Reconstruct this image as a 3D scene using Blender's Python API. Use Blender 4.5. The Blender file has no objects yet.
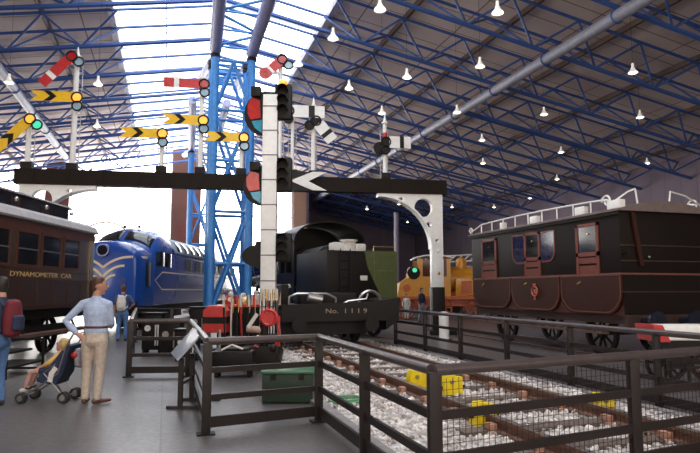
import bpy, bmesh, math, random
from mathutils import Vector, Matrix, Euler
random.seed(7)
R = math.radians
COL = bpy.context.scene.collection
F = 600.0; PITCH = R(6.04); YAW = R(17.0); EYE = 1.6
S_, C_ = math.sin(YAW), math.cos(YAW)

# ---------- surveying helpers: measured photo positions -> points of the hall ----------
def W(lat, d, z=0.0):
    return Vector((lat*C_ + d*S_, -lat*S_ + d*C_, z))
def ray(px, py):
    x = (px-350)/F; y = (226.5-py)/F
    return x, math.cos(PITCH)-y*math.sin(PITCH), math.sin(PITCH)+y*math.cos(PITCH)
def P(px, py, d):
    l, f, u = ray(px, py); k = d/f
    return W(l*k, d, EYE+u*k)
def G(px, py, z=0.0):
    l, f, u = ray(px, py); k = (z-EYE)/u
    return W(l*k, f*k, z)

# ---------- materials ----------
MATS = {}
def mat(name, col, rough=0.5, metal=0.0, var=0.12, scale=8.0, bump=0.0, coat=0.0, emit=None, es=0.0, spec=0.5, col2=None):
    if name in MATS: return MATS[name]
    m = bpy.data.materials.new(name); m.use_nodes = True
    nt = m.node_tree; b = nt.nodes['Principled BSDF']
    b.inputs['Roughness'].default_value = rough; b.inputs['Metallic'].default_value = metal
    b.inputs['Coat Weight'].default_value = coat; b.inputs['Coat Roughness'].default_value = 0.08
    b.inputs['Specular IOR Level'].default_value = spec
    tc = nt.nodes.new('ShaderNodeTexCoord'); n = nt.nodes.new('ShaderNodeTexNoise')
    n.inputs['Scale'].default_value = scale; n.inputs['Detail'].default_value = 4
    nt.links.new(tc.outputs['Object'], n.inputs['Vector'])
    cr = nt.nodes.new('ShaderNodeValToRGB')
    c2 = col2 or tuple(c*(1-var*2) for c in col)
    cr.color_ramp.elements[0].position = 0.3; cr.color_ramp.elements[1].position = 0.7
    cr.color_ramp.elements[0].color = (*c2, 1); cr.color_ramp.elements[1].color = (*col, 1)
    nt.links.new(n.outputs['Fac'], cr.inputs['Fac']); nt.links.new(cr.outputs['Color'], b.inputs['Base Color'])
    if bump:
        bp = nt.nodes.new('ShaderNodeBump'); bp.inputs['Strength'].default_value = bump
        bp.inputs['Distance'].default_value = 0.02
        nt.links.new(n.outputs['Fac'], bp.inputs['Height']); nt.links.new(bp.outputs['Normal'], b.inputs['Normal'])
    if emit:
        b.inputs['Emission Color'].default_value = (*emit, 1); b.inputs['Emission Strength'].default_value = es
    MATS[name] = m
    return m
def grid_mat(name, col, line, sx, sy, w, rough=0.7, axes='XY', offset=0.0, bump=0.25, noise=0.1):
    """panelled / bricked surface: brick texture gives the seams"""
    m = bpy.data.materials.new(name); m.use_nodes = True
    nt = m.node_tree; b = nt.nodes['Principled BSDF']; b.inputs['Roughness'].default_value = rough
    tc = nt.nodes.new('ShaderNodeTexCoord'); sp = nt.nodes.new('ShaderNodeSeparateXYZ'); cb = nt.nodes.new('ShaderNodeCombineXYZ')
    nt.links.new(tc.outputs['Object'], sp.inputs[0])
    nt.links.new(sp.outputs[axes[0]], cb.inputs[0]); nt.links.new(sp.outputs[axes[1]], cb.inputs[1])
    br = nt.nodes.new('ShaderNodeTexBrick'); br.offset = offset
    br.inputs['Scale'].default_value = 1; br.inputs['Brick Width'].default_value = sx; br.inputs['Row Height'].default_value = sy
    br.inputs['Mortar Size'].default_value = w; br.inputs['Mortar Smooth'].default_value = 0.1
    br.inputs['Color1'].default_value = (*col, 1); br.inputs['Color2'].default_value = (*[c*(1-noise) for c in col], 1)
    br.inputs['Mortar'].default_value = (*line, 1)
    nt.links.new(cb.outputs[0], br.inputs['Vector'])
    nz = nt.nodes.new('ShaderNodeTexNoise'); nz.inputs['Scale'].default_value = 0.8; nz.inputs['Detail'].default_value = 5
    nt.links.new(tc.outputs['Object'], nz.inputs['Vector'])
    mx = nt.nodes.new('ShaderNodeMix'); mx.data_type = 'RGBA'; mx.blend_type = 'MULTIPLY'; mx.inputs[0].default_value = 0.35
    nt.links.new(br.outputs['Color'], mx.inputs[6]); nt.links.new(nz.outputs['Fac'], mx.inputs[7])
    nt.links.new(mx.outputs[2], b.inputs['Base Color'])
    bp = nt.nodes.new('ShaderNodeBump'); bp.inputs['Strength'].default_value = bump; bp.inputs['Distance'].default_value = 0.02; bp.invert = True
    nt.links.new(br.outputs['Fac'], bp.inputs['Height']); nt.links.new(bp.outputs['Normal'], b.inputs['Normal'])
    return m

blue = mat('truss_blue', (0.05, 0.115, 0.36), 0.45)
tower_blue = mat('tower_blue', (0.06, 0.27, 0.68), 0.4)
lavender = mat('strut_lavender', (0.30, 0.30, 0.50), 0.4)
duct_grey = mat('duct_grey', (0.30, 0.30, 0.37), 0.5, 0.1)
purlin_brown = mat('purlin_brown', (0.13, 0.085, 0.07), 0.6)
white = mat('white_paint', (0.80, 0.78, 0.76), 0.4, var=0.05)
cream = mat('cream_paint', (0.75, 0.62, 0.42), 0.4, var=0.05)
black = mat('black_paint', (0.010, 0.008, 0.0075), 0.42, coat=0.0, spec=0.22)
blackm = mat('black_iron', (0.016, 0.012, 0.011), 0.55, 0.0, spec=0.2)
beam_black = mat('gantry_black', (0.014, 0.008, 0.006), 0.6, spec=0.15)
red = mat('red_enamel', (0.55, 0.03, 0.03), 0.35)
yellow = mat('yellow_enamel', (0.85, 0.50, 0.015), 0.35, var=0.05)
yellow2 = mat('safety_yellow', (0.85, 0.62, 0.01), 0.45)
del_blue = mat('deep_blue_gloss', (0.010, 0.065, 0.34), 0.25, coat=0.4, var=0.04)
del_glare = mat('pale_glare_metal', (0.50, 0.56, 0.62), 0.3, 0.3)
teak = mat('varnished_teak', (0.085, 0.026, 0.013), 0.4, coat=0.1, scale=3, var=0.2)
teak_d = mat('dark_teak', (0.034, 0.013, 0.008), 0.42, coat=0.08, scale=3)
gold = mat('gold_leaf', (0.75, 0.48, 0.20), 0.35, 0.3)
brass = mat('brass', (0.80, 0.55, 0.20), 0.25, 0.9)
glass_d = mat('dark_glazing', (0.012, 0.013, 0.018), 0.1, 0.0, coat=0.1)
roof_grey = mat('carriage_roof_canvas', (0.38, 0.35, 0.36), 0.45, bump=0.2)
maroon = mat('maroon_panel', (0.040, 0.011, 0.007), 0.5, spec=0.2)
coach_black = mat('coach_black', (0.010, 0.006, 0.005), 0.5, spec=0.15)
lining = mat('red_lining', (0.17, 0.05, 0.035), 0.45)
door_red = mat('door_red_wood', (0.15, 0.032, 0.02), 0.4, spec=0.3)
green_t = mat('olive_green_tender', (0.085, 0.105, 0.035), 0.35, coat=0.2)
steel = mat('bright_steel', (0.55, 0.52, 0.50), 0.3, 0.9)
rust = mat('rusty_iron', (0.16, 0.075, 0.05), 0.7, 0.2, bump=0.4)
chair_brown = mat('rail_chair_brown', (0.42, 0.22, 0.15), 0.6)
barrier_m = mat('barrier_brown', (0.020, 0.014, 0.013), 0.42, 0.0, spec=0.35)
rail_top_m = mat('handrail_bronze', (0.095, 0.075, 0.075), 0.3, 0.4)
ochre = mat('ochre_engine', (0.72, 0.30, 0.02), 0.3, coat=0.3)
orange_red = mat('orange_red', (0.55, 0.10, 0.02), 0.35)
green_box = mat('green_box_paint', (0.010, 0.030, 0.016), 0.5)
tan = mat('tan_render', (0.45, 0.27, 0.17), 0.8)
skin = mat('skin', (0.50, 0.25, 0.17), 0.5, var=0.05, scale=30)
hair_b = mat('brown_hair', (0.09, 0.035, 0.018), 0.55, scale=60, bump=0.5)
hair_k = mat('dark_hair', (0.02, 0.013, 0.01), 0.55, scale=60, bump=0.5)
hair_y = mat('blond_hair', (0.65, 0.45, 0.18), 0.55, scale=60, bump=0.5)
rubber = mat('black_rubber', (0.02, 0.02, 0.02), 0.7)
leather = mat('brown_leather', (0.10, 0.035, 0.02), 0.35)
chino = mat('beige_trousers', (0.55, 0.45, 0.37), 0.85, scale=20, bump=0.4)
denim = mat('blue_denim', (0.10, 0.20, 0.42), 0.85, scale=20, bump=0.4)
navy = mat('navy_cloth', (0.02, 0.028, 0.07), 0.8, scale=20, bump=0.3)
redcloth = mat('red_cloth', (0.15, 0.012, 0.022), 0.8, scale=20, bump=0.3)
whitecloth = mat('white_cloth', (0.70, 0.66, 0.62), 0.8, scale=20, bump=0.3)
yellowcloth = mat('yellow_cloth', (0.75, 0.45, 0.12), 0.8, scale=20, bump=0.3)
greycloth = mat('grey_cloth', (0.22, 0.22, 0.26), 0.8, scale=20, bump=0.3)
cyan = mat('blue_green_lens', (0.02, 0.30, 0.45), 0.2, coat=0.6)
lens_r = mat('red_lens', (0.50, 0.02, 0.02), 0.2, coat=0.6)
lens_a = mat('amber_lens', (0.9, 0.40, 0.05), 0.2, emit=(1, 0.35, 0.05), es=1.0)
lens_g = mat('green_lens', (0.02, 0.5, 0.3), 0.2, emit=(0.1, 0.9, 0.5), es=0.5)
blue_boiler = mat('dark_blue_casing', (0.012, 0.03, 0.12), 0.2, coat=0.6)

# striped shirt
def shirt_mat():
    m = mat('pale_blue_shirt', (0.42, 0.50, 0.68), 0.8, scale=18, bump=0.3)
    return m
shirt = shirt_mat()

# ---------- mesh builder ----------
class MB:
    def __init__(s): s.bm = bmesh.new()
    def _xf(s, vs, m):
        bmesh.ops.transform(s.bm, matrix=m, verts=vs)
    def box(s, c, size, rot=None, bev=0.0):
        r = bmesh.ops.create_cube(s.bm, size=1.0); vs = r['verts']
        m = Matrix.Translation(Vector(c)) @ (rot.to_matrix().to_4x4() if rot else Matrix()) @ Matrix.Diagonal((*size, 1))
        s._xf(vs, m)
        if bev:
            es = list({e for v in vs for e in v.link_edges})
            bmesh.ops.bevel(s.bm, geom=es, offset=bev, segments=2, affect='EDGES', profile=0.6)
        return s
    def b6(s, x0, x1, y0, y1, z0, z1, bev=0.0):
        return s.box(((x0+x1)/2, (y0+y1)/2, (z0+z1)/2), (abs(x1-x0), abs(y1-y0), abs(z1-z0)), bev=bev)
    def frame(s, p, q):
        p, q = Vector(p), Vector(q); d = q-p
        z = d.normalized(); up = Vector((0, 0, 1)) if abs(z.z) < 0.95 else Vector((0, 1, 0))
        x = up.cross(z).normalized(); y = z.cross(x)
        return Matrix((( x.x, y.x, z.x), (x.y, y.y, z.y), (x.z, y.z, z.z))).to_4x4(), d.length
    def bar(s, p, q, w=0.05, h=None):
        h = h or w; m, L = s.frame(p, q)
        r = bmesh.ops.create_cube(s.bm, size=1.0)
        s._xf(r['verts'], Matrix.Translation((Vector(p)+Vector(q))/2) @ m @ Matrix.Diagonal((w, h, L, 1)))
        return s
    def tube(s, p, q, r, seg=12, r2=None):
        m, L = s.frame(p, q)
        o = bmesh.ops.create_cone(s.bm, cap_ends=True, segments=seg, radius1=r, radius2=r if r2 is None else r2, depth=L)
        s._xf(o['verts'], Matrix.Translation((Vector(p)+Vector(q))/2) @ m)
        return s
    def sph(s, c, r, sc=(1, 1, 1), seg=14):
        o = bmesh.ops.create_uvsphere(s.bm, u_segments=seg, v_segments=max(6, seg//2+2), radius=r)
        s._xf(o['verts'], Matrix.Translation(Vector(c)) @ Matrix.Diagonal((*sc, 1)))
        return s
    def path(s, pts, r, seg=8, closed=False):
        pts = [Vector(p) for p in pts]; n = len(pts); rings = []
        prev = None
        for i, p in enumerate(pts):
            if closed: t = (pts[(i+1) % n]-pts[i-1]).normalized()
            else: t = (pts[min(i+1, n-1)]-pts[max(i-1, 0)]).normalized()
            if prev is None:
                a = Vector((0, 0, 1)) if abs(t.z) < 0.9 else Vector((1, 0, 0))
                u = t.cross(a).normalized()
            else:
                u = (prev-t*prev.dot(t)).normalized()
            prev = u; v = t.cross(u)
            k = 1.0
            if 0 < i < n-1 and not closed:
                a1 = (pts[i]-pts[i-1]).normalized(); k = 1.0/max(0.6, a1.dot(t))
            rr = r[i] if isinstance(r, (list, tuple)) else r
            rings.append([s.bm.verts.new(p+(u*math.cos(2*math.pi*j/seg)+v*math.sin(2*math.pi*j/seg))*rr) for j in range(seg)])
        m = n if closed else n-1
        for i in range(m):
            a, b = rings[i], rings[(i+1) % n]
            for j in range(seg): s.bm.faces.new((a[j], a[(j+1) % seg], b[(j+1) % seg], b[j]))
        if not closed:
            s.bm.faces.new(rings[0][::-1]); s.bm.faces.new(rings[-1])
        return s
    def loft(s, rings, cap=True):
        rv = [[s.bm.verts.new(p) for p in r] for r in rings]; n = len(rv[0])
        for a, b in zip(rv, rv[1:]):
            for j in range(n): s.bm.faces.new((a[j], a[(j+1) % n], b[(j+1) % n], b[j]))
        if cap:
            s.bm.faces.new(rv[0][::-1]); s.bm.faces.new(rv[-1])
        return s
    def prism(s, poly, t, m=None):
        """poly in XZ plane (x,z), extruded along +Y by t; m a 4x4"""
        m = m or Matrix()
        a = [s.bm.verts.new(m @ Vector((x, 0, z))) for x, z in poly]
        b = [s.bm.verts.new(m @ Vector((x, t, z))) for x, z in poly]
        n = len(poly)
        s.bm.faces.new(a); s.bm.faces.new(b[::-1])
        for j in range(n): s.bm.faces.new((a[j], b[j], b[(j+1) % n], a[(j+1) % n]))
        return s
    def strip(s, pts, w, t, m=None):
        """flat ribbon following 2-D pts in the XZ plane, width w, thickness t along Y"""
        m = m or Matrix(); pts = [Vector((p[0], p[1])) for p in pts]; n = len(pts); L = []; Rr = []
        for i in range(n):
            d = (pts[min(i+1, n-1)]-pts[max(i-1, 0)]).normalized(); nn = Vector((-d.y, d.x))*w/2
            L.append(pts[i]+nn); Rr.append(pts[i]-nn)
        for i in range(n-1):
            q = [L[i], L[i+1], Rr[i+1], Rr[i]]
            s.prism([(v.x, v.y) for v in q], t, m)
        return s
    def ring(s, c, r, tr, axis='Y', seg=28, ts=6):
        pts = []
        for i in range(seg):
            a = 2*math.pi*i/seg; u, v = math.cos(a)*r, math.sin(a)*r
            pts.append(Vector(c)+(Vector((u, 0, v)) if axis == 'Y' else Vector((0, u, v)) if axis == 'X' else Vector((u, v, 0))))
        return s.path(pts, tr, ts, True)
    def patch(s, fn, u0, u1, v0, v1, nu=8, nv=4, th=0.02):
        g = [[s.bm.verts.new(fn(u0+(u1-u0)*i/nu, v0+(v1-v0)*j/nv)) for j in range(nv+1)] for i in range(nu+1)]
        for i in range(nu):
            for j in range(nv): s.bm.faces.new((g[i][j], g[i+1][j], g[i+1][j+1], g[i][j+1]))
        return s
    def build(s, name, m, parent=None, loc=None, smooth=True, solid=0.0):
        bmesh.ops.recalc_face_normals(s.bm, faces=s.bm.faces[:])
        me = bpy.data.meshes.new(name); s.bm.to_mesh(me); s.bm.free()
        me.materials.append(m)
        if smooth:
            me.polygons.foreach_set('use_smooth', [True]*len(me.polygons)); me.set_sharp_from_angle(angle=R(35))
        o = bpy.data.objects.new(name, me); COL.objects.link(o)
        if parent: o.parent = parent
        if loc is not None: o.location = loc
        if solid:
            md = o.modifiers.new('thickness', 'SOLIDIFY'); md.thickness = solid; md.offset = 1
        return o

def tag(o, label, cat, group=None, kind=None):
    o['label'] = label; o['category'] = cat
    if group: o['group'] = group
    if kind: o['kind'] = kind
    return o
def thing(name, label, cat, loc=(0, 0, 0), rz=0.0, group=None):
    o = bpy.data.objects.new(name, None); COL.objects.link(o); o.empty_display_size = 0.2
    o.location = loc; o.rotation_euler = (0, 0, rz)
    return tag(o, label, cat, group)
def struct(name, mb, m, parent=None, smooth=False):
    o = mb.build(name, m, parent, smooth=smooth)
    if not parent: o['kind'] = 'structure'
    return o
KIDS = {}
def copy_tree(o, parent=None):
    c = o.copy(); COL.objects.link(c)
    if parent: c.parent = parent
    for ch in [x for x in bpy.data.objects if x.parent == o]: copy_tree(ch, c)
    return c
def text_mesh(name, txt, size, m, parent, mw, ext=0.006, align='CENTER', stretch=1.0):
    cu = bpy.data.curves.new(name, 'FONT'); cu.body = txt; cu.size = size; cu.extrude = ext; cu.align_x = align
    to = bpy.data.objects.new(name+'_src', cu); COL.objects.link(to)
    bpy.context.view_layer.update()
    dg = bpy.context.evaluated_depsgraph_get()
    me = bpy.data.meshes.new_from_object(to.evaluated_get(dg))
    bpy.data.objects.remove(to); bpy.data.curves.remove(cu)
    me.transform(Matrix.Diagonal((stretch, 1, 1, 1))); me.transform(mw); me.materials.clear(); me.materials.append(m)
    o = bpy.data.objects.new(name, me); COL.objects.link(o); o.parent = parent
    return o
# text on a face looking along -Y (reads when looking +Y)
FACE_NY = Matrix(((1, 0, 0, 0), (0, 0, -1, 0), (0, 1, 0, 0), (0, 0, 0, 1)))
# text on a face looking along +X (viewer at +X looking -X): text right = +Y
FACE_PX = Matrix(((0, 0, 1, 0), (1, 0, 0, 0), (0, 1, 0, 0), (0, 0, 0, 1)))
# text on face looking -X: text right = -Y
FACE_NX = Matrix(((0, 0, -1, 0), (-1, 0, 0, 0), (0, 1, 0, 0), (0, 0, 0, 1)))
ORD = ['nearest', 'second nearest', 'third nearest', 'fourth nearest', 'fifth nearest', 'sixth nearest', 'seventh nearest', 'eighth nearest',
       'ninth nearest', 'tenth nearest', 'eleventh nearest', 'twelfth nearest', 'thirteenth nearest', 'fourteenth nearest', 'fifteenth nearest',
       'sixteenth nearest', 'seventeenth nearest', 'eighteenth nearest']

# =====================================================================
# THE HALL
# =====================================================================
nwin = 0
XR = 2.0; XL, XE = -26.0, 30.0; SL = 0.185; ZR = 14.9
SKL, SKR = -2.7, 6.7
Y0, YG, YB = -13.0, 57.0, 70.0
def zroof(x): return ZR-SL*abs(x-XR)

# floor
def floor_mat():
    m = bpy.data.materials.new('polished_floor'); m.use_nodes = True; nt = m.node_tree; b = nt.nodes['Principled BSDF']
    tc = nt.nodes.new('ShaderNodeTexCoord')
    n = nt.nodes.new('ShaderNodeTexNoise'); n.inputs['Scale'].default_value = 0.7; n.inputs['Detail'].default_value = 6
    n2 = nt.nodes.new('ShaderNodeTexNoise'); n2.inputs['Scale'].default_value = 14; n2.inputs['Detail'].default_value = 3
    br = nt.nodes.new('ShaderNodeTexBrick'); br.offset = 0; br.inputs['Scale'].default_value = 1
    br.inputs['Brick Width'].default_value = 2.4; br.inputs['Row Height'].default_value = 2.4; br.inputs['Mortar Size'].default_value = 0.012
    br.inputs['Color1'].default_value = (0.125, 0.108, 0.108, 1); br.inputs['Color2'].default_value = (0.112, 0.097, 0.097, 1); br.inputs['Mortar'].default_value = (0.06, 0.05, 0.05, 1)
    for x in (n, n2, br): nt.links.new(tc.outputs['Object'], x.inputs['Vector'])
    mx = nt.nodes.new('ShaderNodeMix'); mx.data_type = 'RGBA'; mx.blend_type = 'MULTIPLY'; mx.inputs[0].default_value = 0.5
    nt.links.new(br.outputs['Color'], mx.inputs[6]); nt.links.new(n.outputs['Fac'], mx.inputs[7]); nt.links.new(mx.outputs[2], b.inputs['Base Color'])
    mr = nt.nodes.new('ShaderNodeMapRange'); mr.inputs[3].default_value = 0.28; mr.inputs[4].default_value = 0.5
    nt.links.new(n2.outputs['Fac'], mr.inputs[0]); nt.links.new(mr.outputs[0], b.inputs['Roughness'])
    bp = nt.nodes.new('ShaderNodeBump'); bp.inputs['Strength'].default_value = 0.06; bp.inputs['Distance'].default_value = 0.02
    nt.links.new(n.outputs['Fac'], bp.inputs['Height']); nt.links.new(bp.outputs['Normal'], b.inputs['Normal'])
    return m
struct('floor', MB().b6(XL, XE, Y0, YB+0.3, -0.3, 0), floor_mat())

ceil_m = grid_mat('ceiling_boards', (0.82, 0.67, 0.61), (0.26, 0.17, 0.15), 4.0, 1.55, 0.03, 0.75, 'XY')
wall_m = grid_mat('grey_purple_cladding', (0.25, 0.20, 0.26), (0.16, 0.13, 0.16), 1.2, 20.0, 0.02, 0.8, 'YZ')
wall_mx = grid_mat('grey_purple_cladding_end', (0.25, 0.20, 0.26), (0.16, 0.13, 0.16), 1.2, 20.0, 0.02, 0.8, 'XZ')
brick = grid_mat('red_brick', (0.20, 0.065, 0.045), (0.12, 0.08, 0.07), 0.23, 0.075, 0.01, 0.85, 'XZ', 0.5)

def slab(x0, x1, y0, y1, t=0.15):
    mb = MB(); z0, z1 = zroof(x0), zroof(x1)
    a = [(x0, z0), (x1, z1), (x1, z1+t), (x0, z0+t)]
    mb.prism(a, y1-y0, Matrix.Translation((0, y0, 0))); return mb
c1 = slab(XL, SKL, Y0, YG); c2 = slab(SKR, XE, Y0, YB)
struct('ceiling', c1, ceil_m); struct('ceiling', c2, ceil_m)

# skylight glazing (frosted panes glowing with daylight): two slopes, eleven bays
sky_m = mat('frosted_skylight', (0.8, 0.85, 0.85), 0.4, emit=(0.93, 0.98, 1.0), es=3.0, var=0.03)
bar_m = mat('glazing_bar', (0.55, 0.60, 0.70), 0.5)
win_m = mat('frosted_window', (0.8, 0.85, 0.8), 0.4, emit=(1.0, 0.98, 0.93), es=6.5, var=0.03)

for k in range(-3, 11):
    y0 = 2+k*5.0; y1 = y0+5.0
    for (xa, xb) in ((SKL, XR), (XR, SKR)):
        nwin += 1
        w = struct('window_%d' % nwin, slab(xa, xb, y0, y1, 0.05), sky_m)
        mb = MB()
        za, zb = zroof(xa)-0.03, zroof(xb)-0.03
        mb.bar((xa, y0, za), (xb, y0, zb), 0.08, 0.10)
        for j in range(1, 3):
            yy = y0+j*5/3
            mb.bar((xa, yy, za), (xb, yy, zb), 0.035, 0.05)
        xm = (xa+xb)/2
        mb.bar((xm, y0, zroof(xm)-0.03), (xm, y1, zroof(xm)-0.03), 0.05, 0.05)
        f = mb.build('glazing_frame', bar_m, w)
# skylight beyond the gable glazing (right part roofed on)
struct('trim_1', MB().bar((SKL, Y0, zroof(SKL)-0.12), (SKL, YG, zroof(SKL)-0.12), 0.28, 0.3), mat('grey_beam', (0.33, 0.30, 0.38), 0.5))
struct('trim_2', MB().bar((SKR, Y0, zroof(SKR)-0.12), (SKR, YB, zroof(SKR)-0.12), 0.28, 0.3), MATS['grey_beam'])
# purlins along the hall
nt_ = 2
for x in (-23.5, -19.7, -15.9, -12.1, -8.3, -5.4, 9.6, 13.4, 17.2, 21.0, 24.8, 28.4):
    nt_ += 1
    z = zroof(x)-0.13
    struct('trim_%d' % nt_, MB().bar((x, Y0, z), (x, YG if x < 8 else YB, z), 0.14, 0.22), purlin_brown)

# walls
struct('wall_right', MB().b6(XE, XE+0.3, Y0, YB+0.3, 0, zroof(XE)+0.2), wall_m)
side_fill_m = mat('added_side_glazing', (0.8, 0.85, 0.8), 0.4, emit=(1.0, 0.90, 0.80), es=4.2, var=0.03)  # unseen glowing panes, added on the left wall to light the ceiling
for k in range(7):
    nwin += 1; y0 = -11+k*9.6; y1 = y0+8.4
    w = struct('window_%d' % nwin, MB().b6(XL, XL+0.05, y0, y1, 3.2, 8.9), side_fill_m)  # added unseen glowing pane, not a real window
    fb = MB()
    for j in range(5): yy = y0+(y1-y0)*j/4; fb.b6(XL+0.05, XL+0.12, yy-0.04, yy+0.04, 3.2, 8.9)
    for z in (3.2, 5.1, 7.0, 8.9): fb.b6(XL+0.05, XL+0.12, y0, y1, z-0.04, z+0.04)
    fb.build('glazing_frame', purlin_brown, w)
struct('wall_left', MB().b6(XL-0.3, XL, Y0, YG+0.3, 0, zroof(XL)+0.2), wall_m)
mb = MB(); mb.prism([(XL, 0), (XE, 0), (XE, zroof(XE)), (XR, ZR), (XL, zroof(XL))], 0.3, Matrix.Translation((0, Y0-0.3, 0)))
struct('wall_back', mb, wall_mx)
back_fill_m = mat('added_back_glazing', (0.8, 0.85, 0.8), 0.4, emit=(1.0, 0.84, 0.70), es=1.9, var=0.03)  # unseen glowing panes, added behind the camera to light the fronts of things
for (xa, xb) in ((-24, -14), (-13, -3), (-2, 8), (9, 19), (20, 28)):
    nwin += 1
    zz = min(zroof(xa), zroof(xb))-0.6
    w = struct('window_%d' % nwin, MB().b6(xa, xb, Y0, Y0+0.05, 2.2, zz), back_fill_m)  # added unseen glowing pane, not a real window
    fb = MB()
    for j in range(5): x = xa+(xb-xa)*j/4; fb.b6(x-0.04, x+0.04, Y0+0.05, Y0+0.12, 2.2, zz)
    for z in (2.2, 2.2+(zz-2.2)/3, 2.2+2*(zz-2.2)/3, zz): fb.b6(xa, xb, Y0+0.05, Y0+0.12, z-0.04, z+0.04)
    fb.build('glazing_frame', MATS['purlin_brown'], w)
mb = MB(); mb.prism([(12.9, 0), (XE, 0), (XE, zroof(XE)), (12.9, zroof(12.9))], 0.3, Matrix.Translation((0, YB, 0)))
struct('wall_far', mb, wall_mx)
struct('wall_far_return', MB().b6(12.9, 13.2, YG, YB, 0, zroof(13.2)-0.05), wall_m)
mb = MB(); mb.prism([(SKR, zroof(SKR)), (12.9, zroof(12.9)), (12.9, zroof(12.9)+0.3), (SKR, ZR+.3)], 0.1, Matrix.Translation((0, YG+0.3, 0)))
struct('trim_%d' % (nt_+1), mb, wall_mx)

# gable glazing and brick piers
piers = [(-20.0, 1.9), (-9.3, 1.9), (1.6, 2.6), (12.3, 1.2)]
def pier(x, w, lab):
    t = MB()
    t.prism([(x-w/2, 0), (x+w/2, 0), (x+w/2, zroof(x+w/2)-0.05), (x, zroof(x)-0.05), (x-w/2, zroof(x-w/2)-0.05)], 0.5, Matrix.Translation((0, YG-0.1, 0)))
    o = struct('wall_pier', t, brick)
    arch = [(x-w*0.3, 4.5), (x+w*0.3, 4.5), (x+w*0.3, 7.2)] + [(x+w*0.3*math.cos(a), 7.2+w*0.3*math.sin(a)) for a in [math.pi*i/8 for i in range(1, 8)]]+[(x-w*0.3, 7.2)]
    if w > 1.5:
        MB().prism(arch, 0.06, Matrix.Translation((0, YG-0.15, 0))).build('blind_arch', mat('brick_panel', (0.17, 0.05, 0.04), 0.8), o)
    else:
        MB().b6(x-w/2-0.02, x+w/2+0.02, YG-0.14, YG-0.1, 6.2, zroof(x)-0.3).build('tan_panel', tan, o)
for x, w in piers: pier(x, w, '')
spans = [(-26, -20.95), (-19.05, -10.25), (-8.35, 0.25), (2.55, 11.5)]
for (xa, xb) in spans:
    nwin += 1
    zt = min(zroof(xa), zroof(xb))
    mb = MB()
    poly = [(xa, 0.9), (xb, 0.9), (xb, zroof(xb)-0.1)]
    if xa < XR < xb: poly.append((XR, ZR-0.1))
    poly.append((xa, zroof(xa)-0.1))
    mb.prism(poly, 0.05, Matrix.Translation((0, YG+0.1, 0)))
    w = struct('window_%d' % nwin, mb, win_m)
    fb = MB()
    for z in (0.9, 4.7, 8.6):
        fb.b6(xa, xb, YG, YG+0.1, z-0.05, z+0.05)
    n = 3
    for j in range(n+1):
        x = xa+(xb-xa)*j/n; fb.b6(x-0.03, x+0.03, YG, YG+0.1, 0.9, zroof(x)-0.1)
    fb.build('glazing_frame', mat('brown_bar', (0.30, 0.16, 0.13), 0.6), w)
    struct('wall_sill', MB().b6(xa, xb, YG, YG+0.3, 0, 0.9), brick)

# roof trusses ---------------------------------------------------------
def seg_obj(name, p, q, w, me, parent, h=None):
    p, q = Vector(p), Vector(q)
    m, L = MB().frame(p, q)
    o = bpy.data.objects.new(name, me); COL.objects.link(o); o.parent = parent
    o.matrix_local = Matrix.Translation((p+q)/2) @ m @ Matrix.Diagonal((w, h or w, L, 1))
    return o
unit = MB(); unit.tube((0, 0, -0.5), (0, 0, 0.5), 0.5, 6)
u_ob = unit.build('unit_bar', blue); unit_me = u_ob.data; unit_me.name = 'truss_bar'
bpy.data.objects.remove(u_ob)
def make_truss():
    t = thing('roof_truss', 'x', 'roof truss', (0, 4, 0), 0, 'blue lattice trusses carrying the hall roof')
    dp = 1.45; n = 19; xs = [XL+(XE-XL)*i/n for i in range(n+1)]
    for (xa, xb) in ((XL, XR), (XR, XE)):
        seg_obj('bottom_chord', (xa, 0, zroof(xa)-dp), (xb, 0, zroof(xb)-dp), 0.20, unit_me, t)
        for s in (-0.95, 0.95):
            seg_obj('top_chord', (xa, s, zroof(xa)-0.26), (xb, s, zroof(xb)-0.26), 0.14, unit_me, t)
    for i in range(n):
        a, b = xs[i], xs[i+1]; m = (a+b)/2
        if SKL+0.2 < m < SKR-0.2: continue
        for s in (-0.95, 0.95):
            seg_obj('web_brace', (m, 0, zroof(m)-dp), (a, s, zroof(a)-0.3), 0.10, unit_me, t)
            seg_obj('web_brace', (m, 0, zroof(m)-dp), (b, s, zroof(b)-0.3), 0.10, unit_me, t)
    return t
tr0 = make_truss(); ys = [4+4.0*i for i in range(14)]
NR = len(ys)
for i, y in enumerate(ys):
    t = tr0 if i == 0 else copy_tree(tr0)
    t.location = (0, y, 0)
    t['label'] = 'blue lattice roof truss spanning the hall, %s truss of the row' % ORD[i]
# three more half trusses over the deep right-hand bay
def make_half():
    t = thing('roof_truss', 'x', 'roof truss', (0, 58, 0), 0, 'blue lattice trusses carrying the hall roof')
    dp = 1.45; n = 6; x0 = 13.3; xs = [x0+(XE-x0)*i/n for i in range(n+1)]
    seg_obj('bottom_chord', (x0, 0, zroof(x0)-dp), (XE, 0, zroof(XE)-dp), 0.20, unit_me, t)
    for s in (-0.95, 0.95):
        seg_obj('top_chord', (x0, s, zroof(x0)-0.26), (XE, s, zroof(XE)-0.26), 0.14, unit_me, t)
    for i in range(n):
        a, b = xs[i], xs[i+1]; m = (a+b)/2
        for s in (-0.95, 0.95):
            seg_obj('web_brace', (m, 0, zroof(m)-dp), (a, s, zroof(a)-0.3), 0.10, unit_me, t)
            seg_obj('web_brace', (m, 0, zroof(m)-dp), (b, s, zroof(b)-0.3), 0.10, unit_me, t)
    return t
h0 = make_half()
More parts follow.
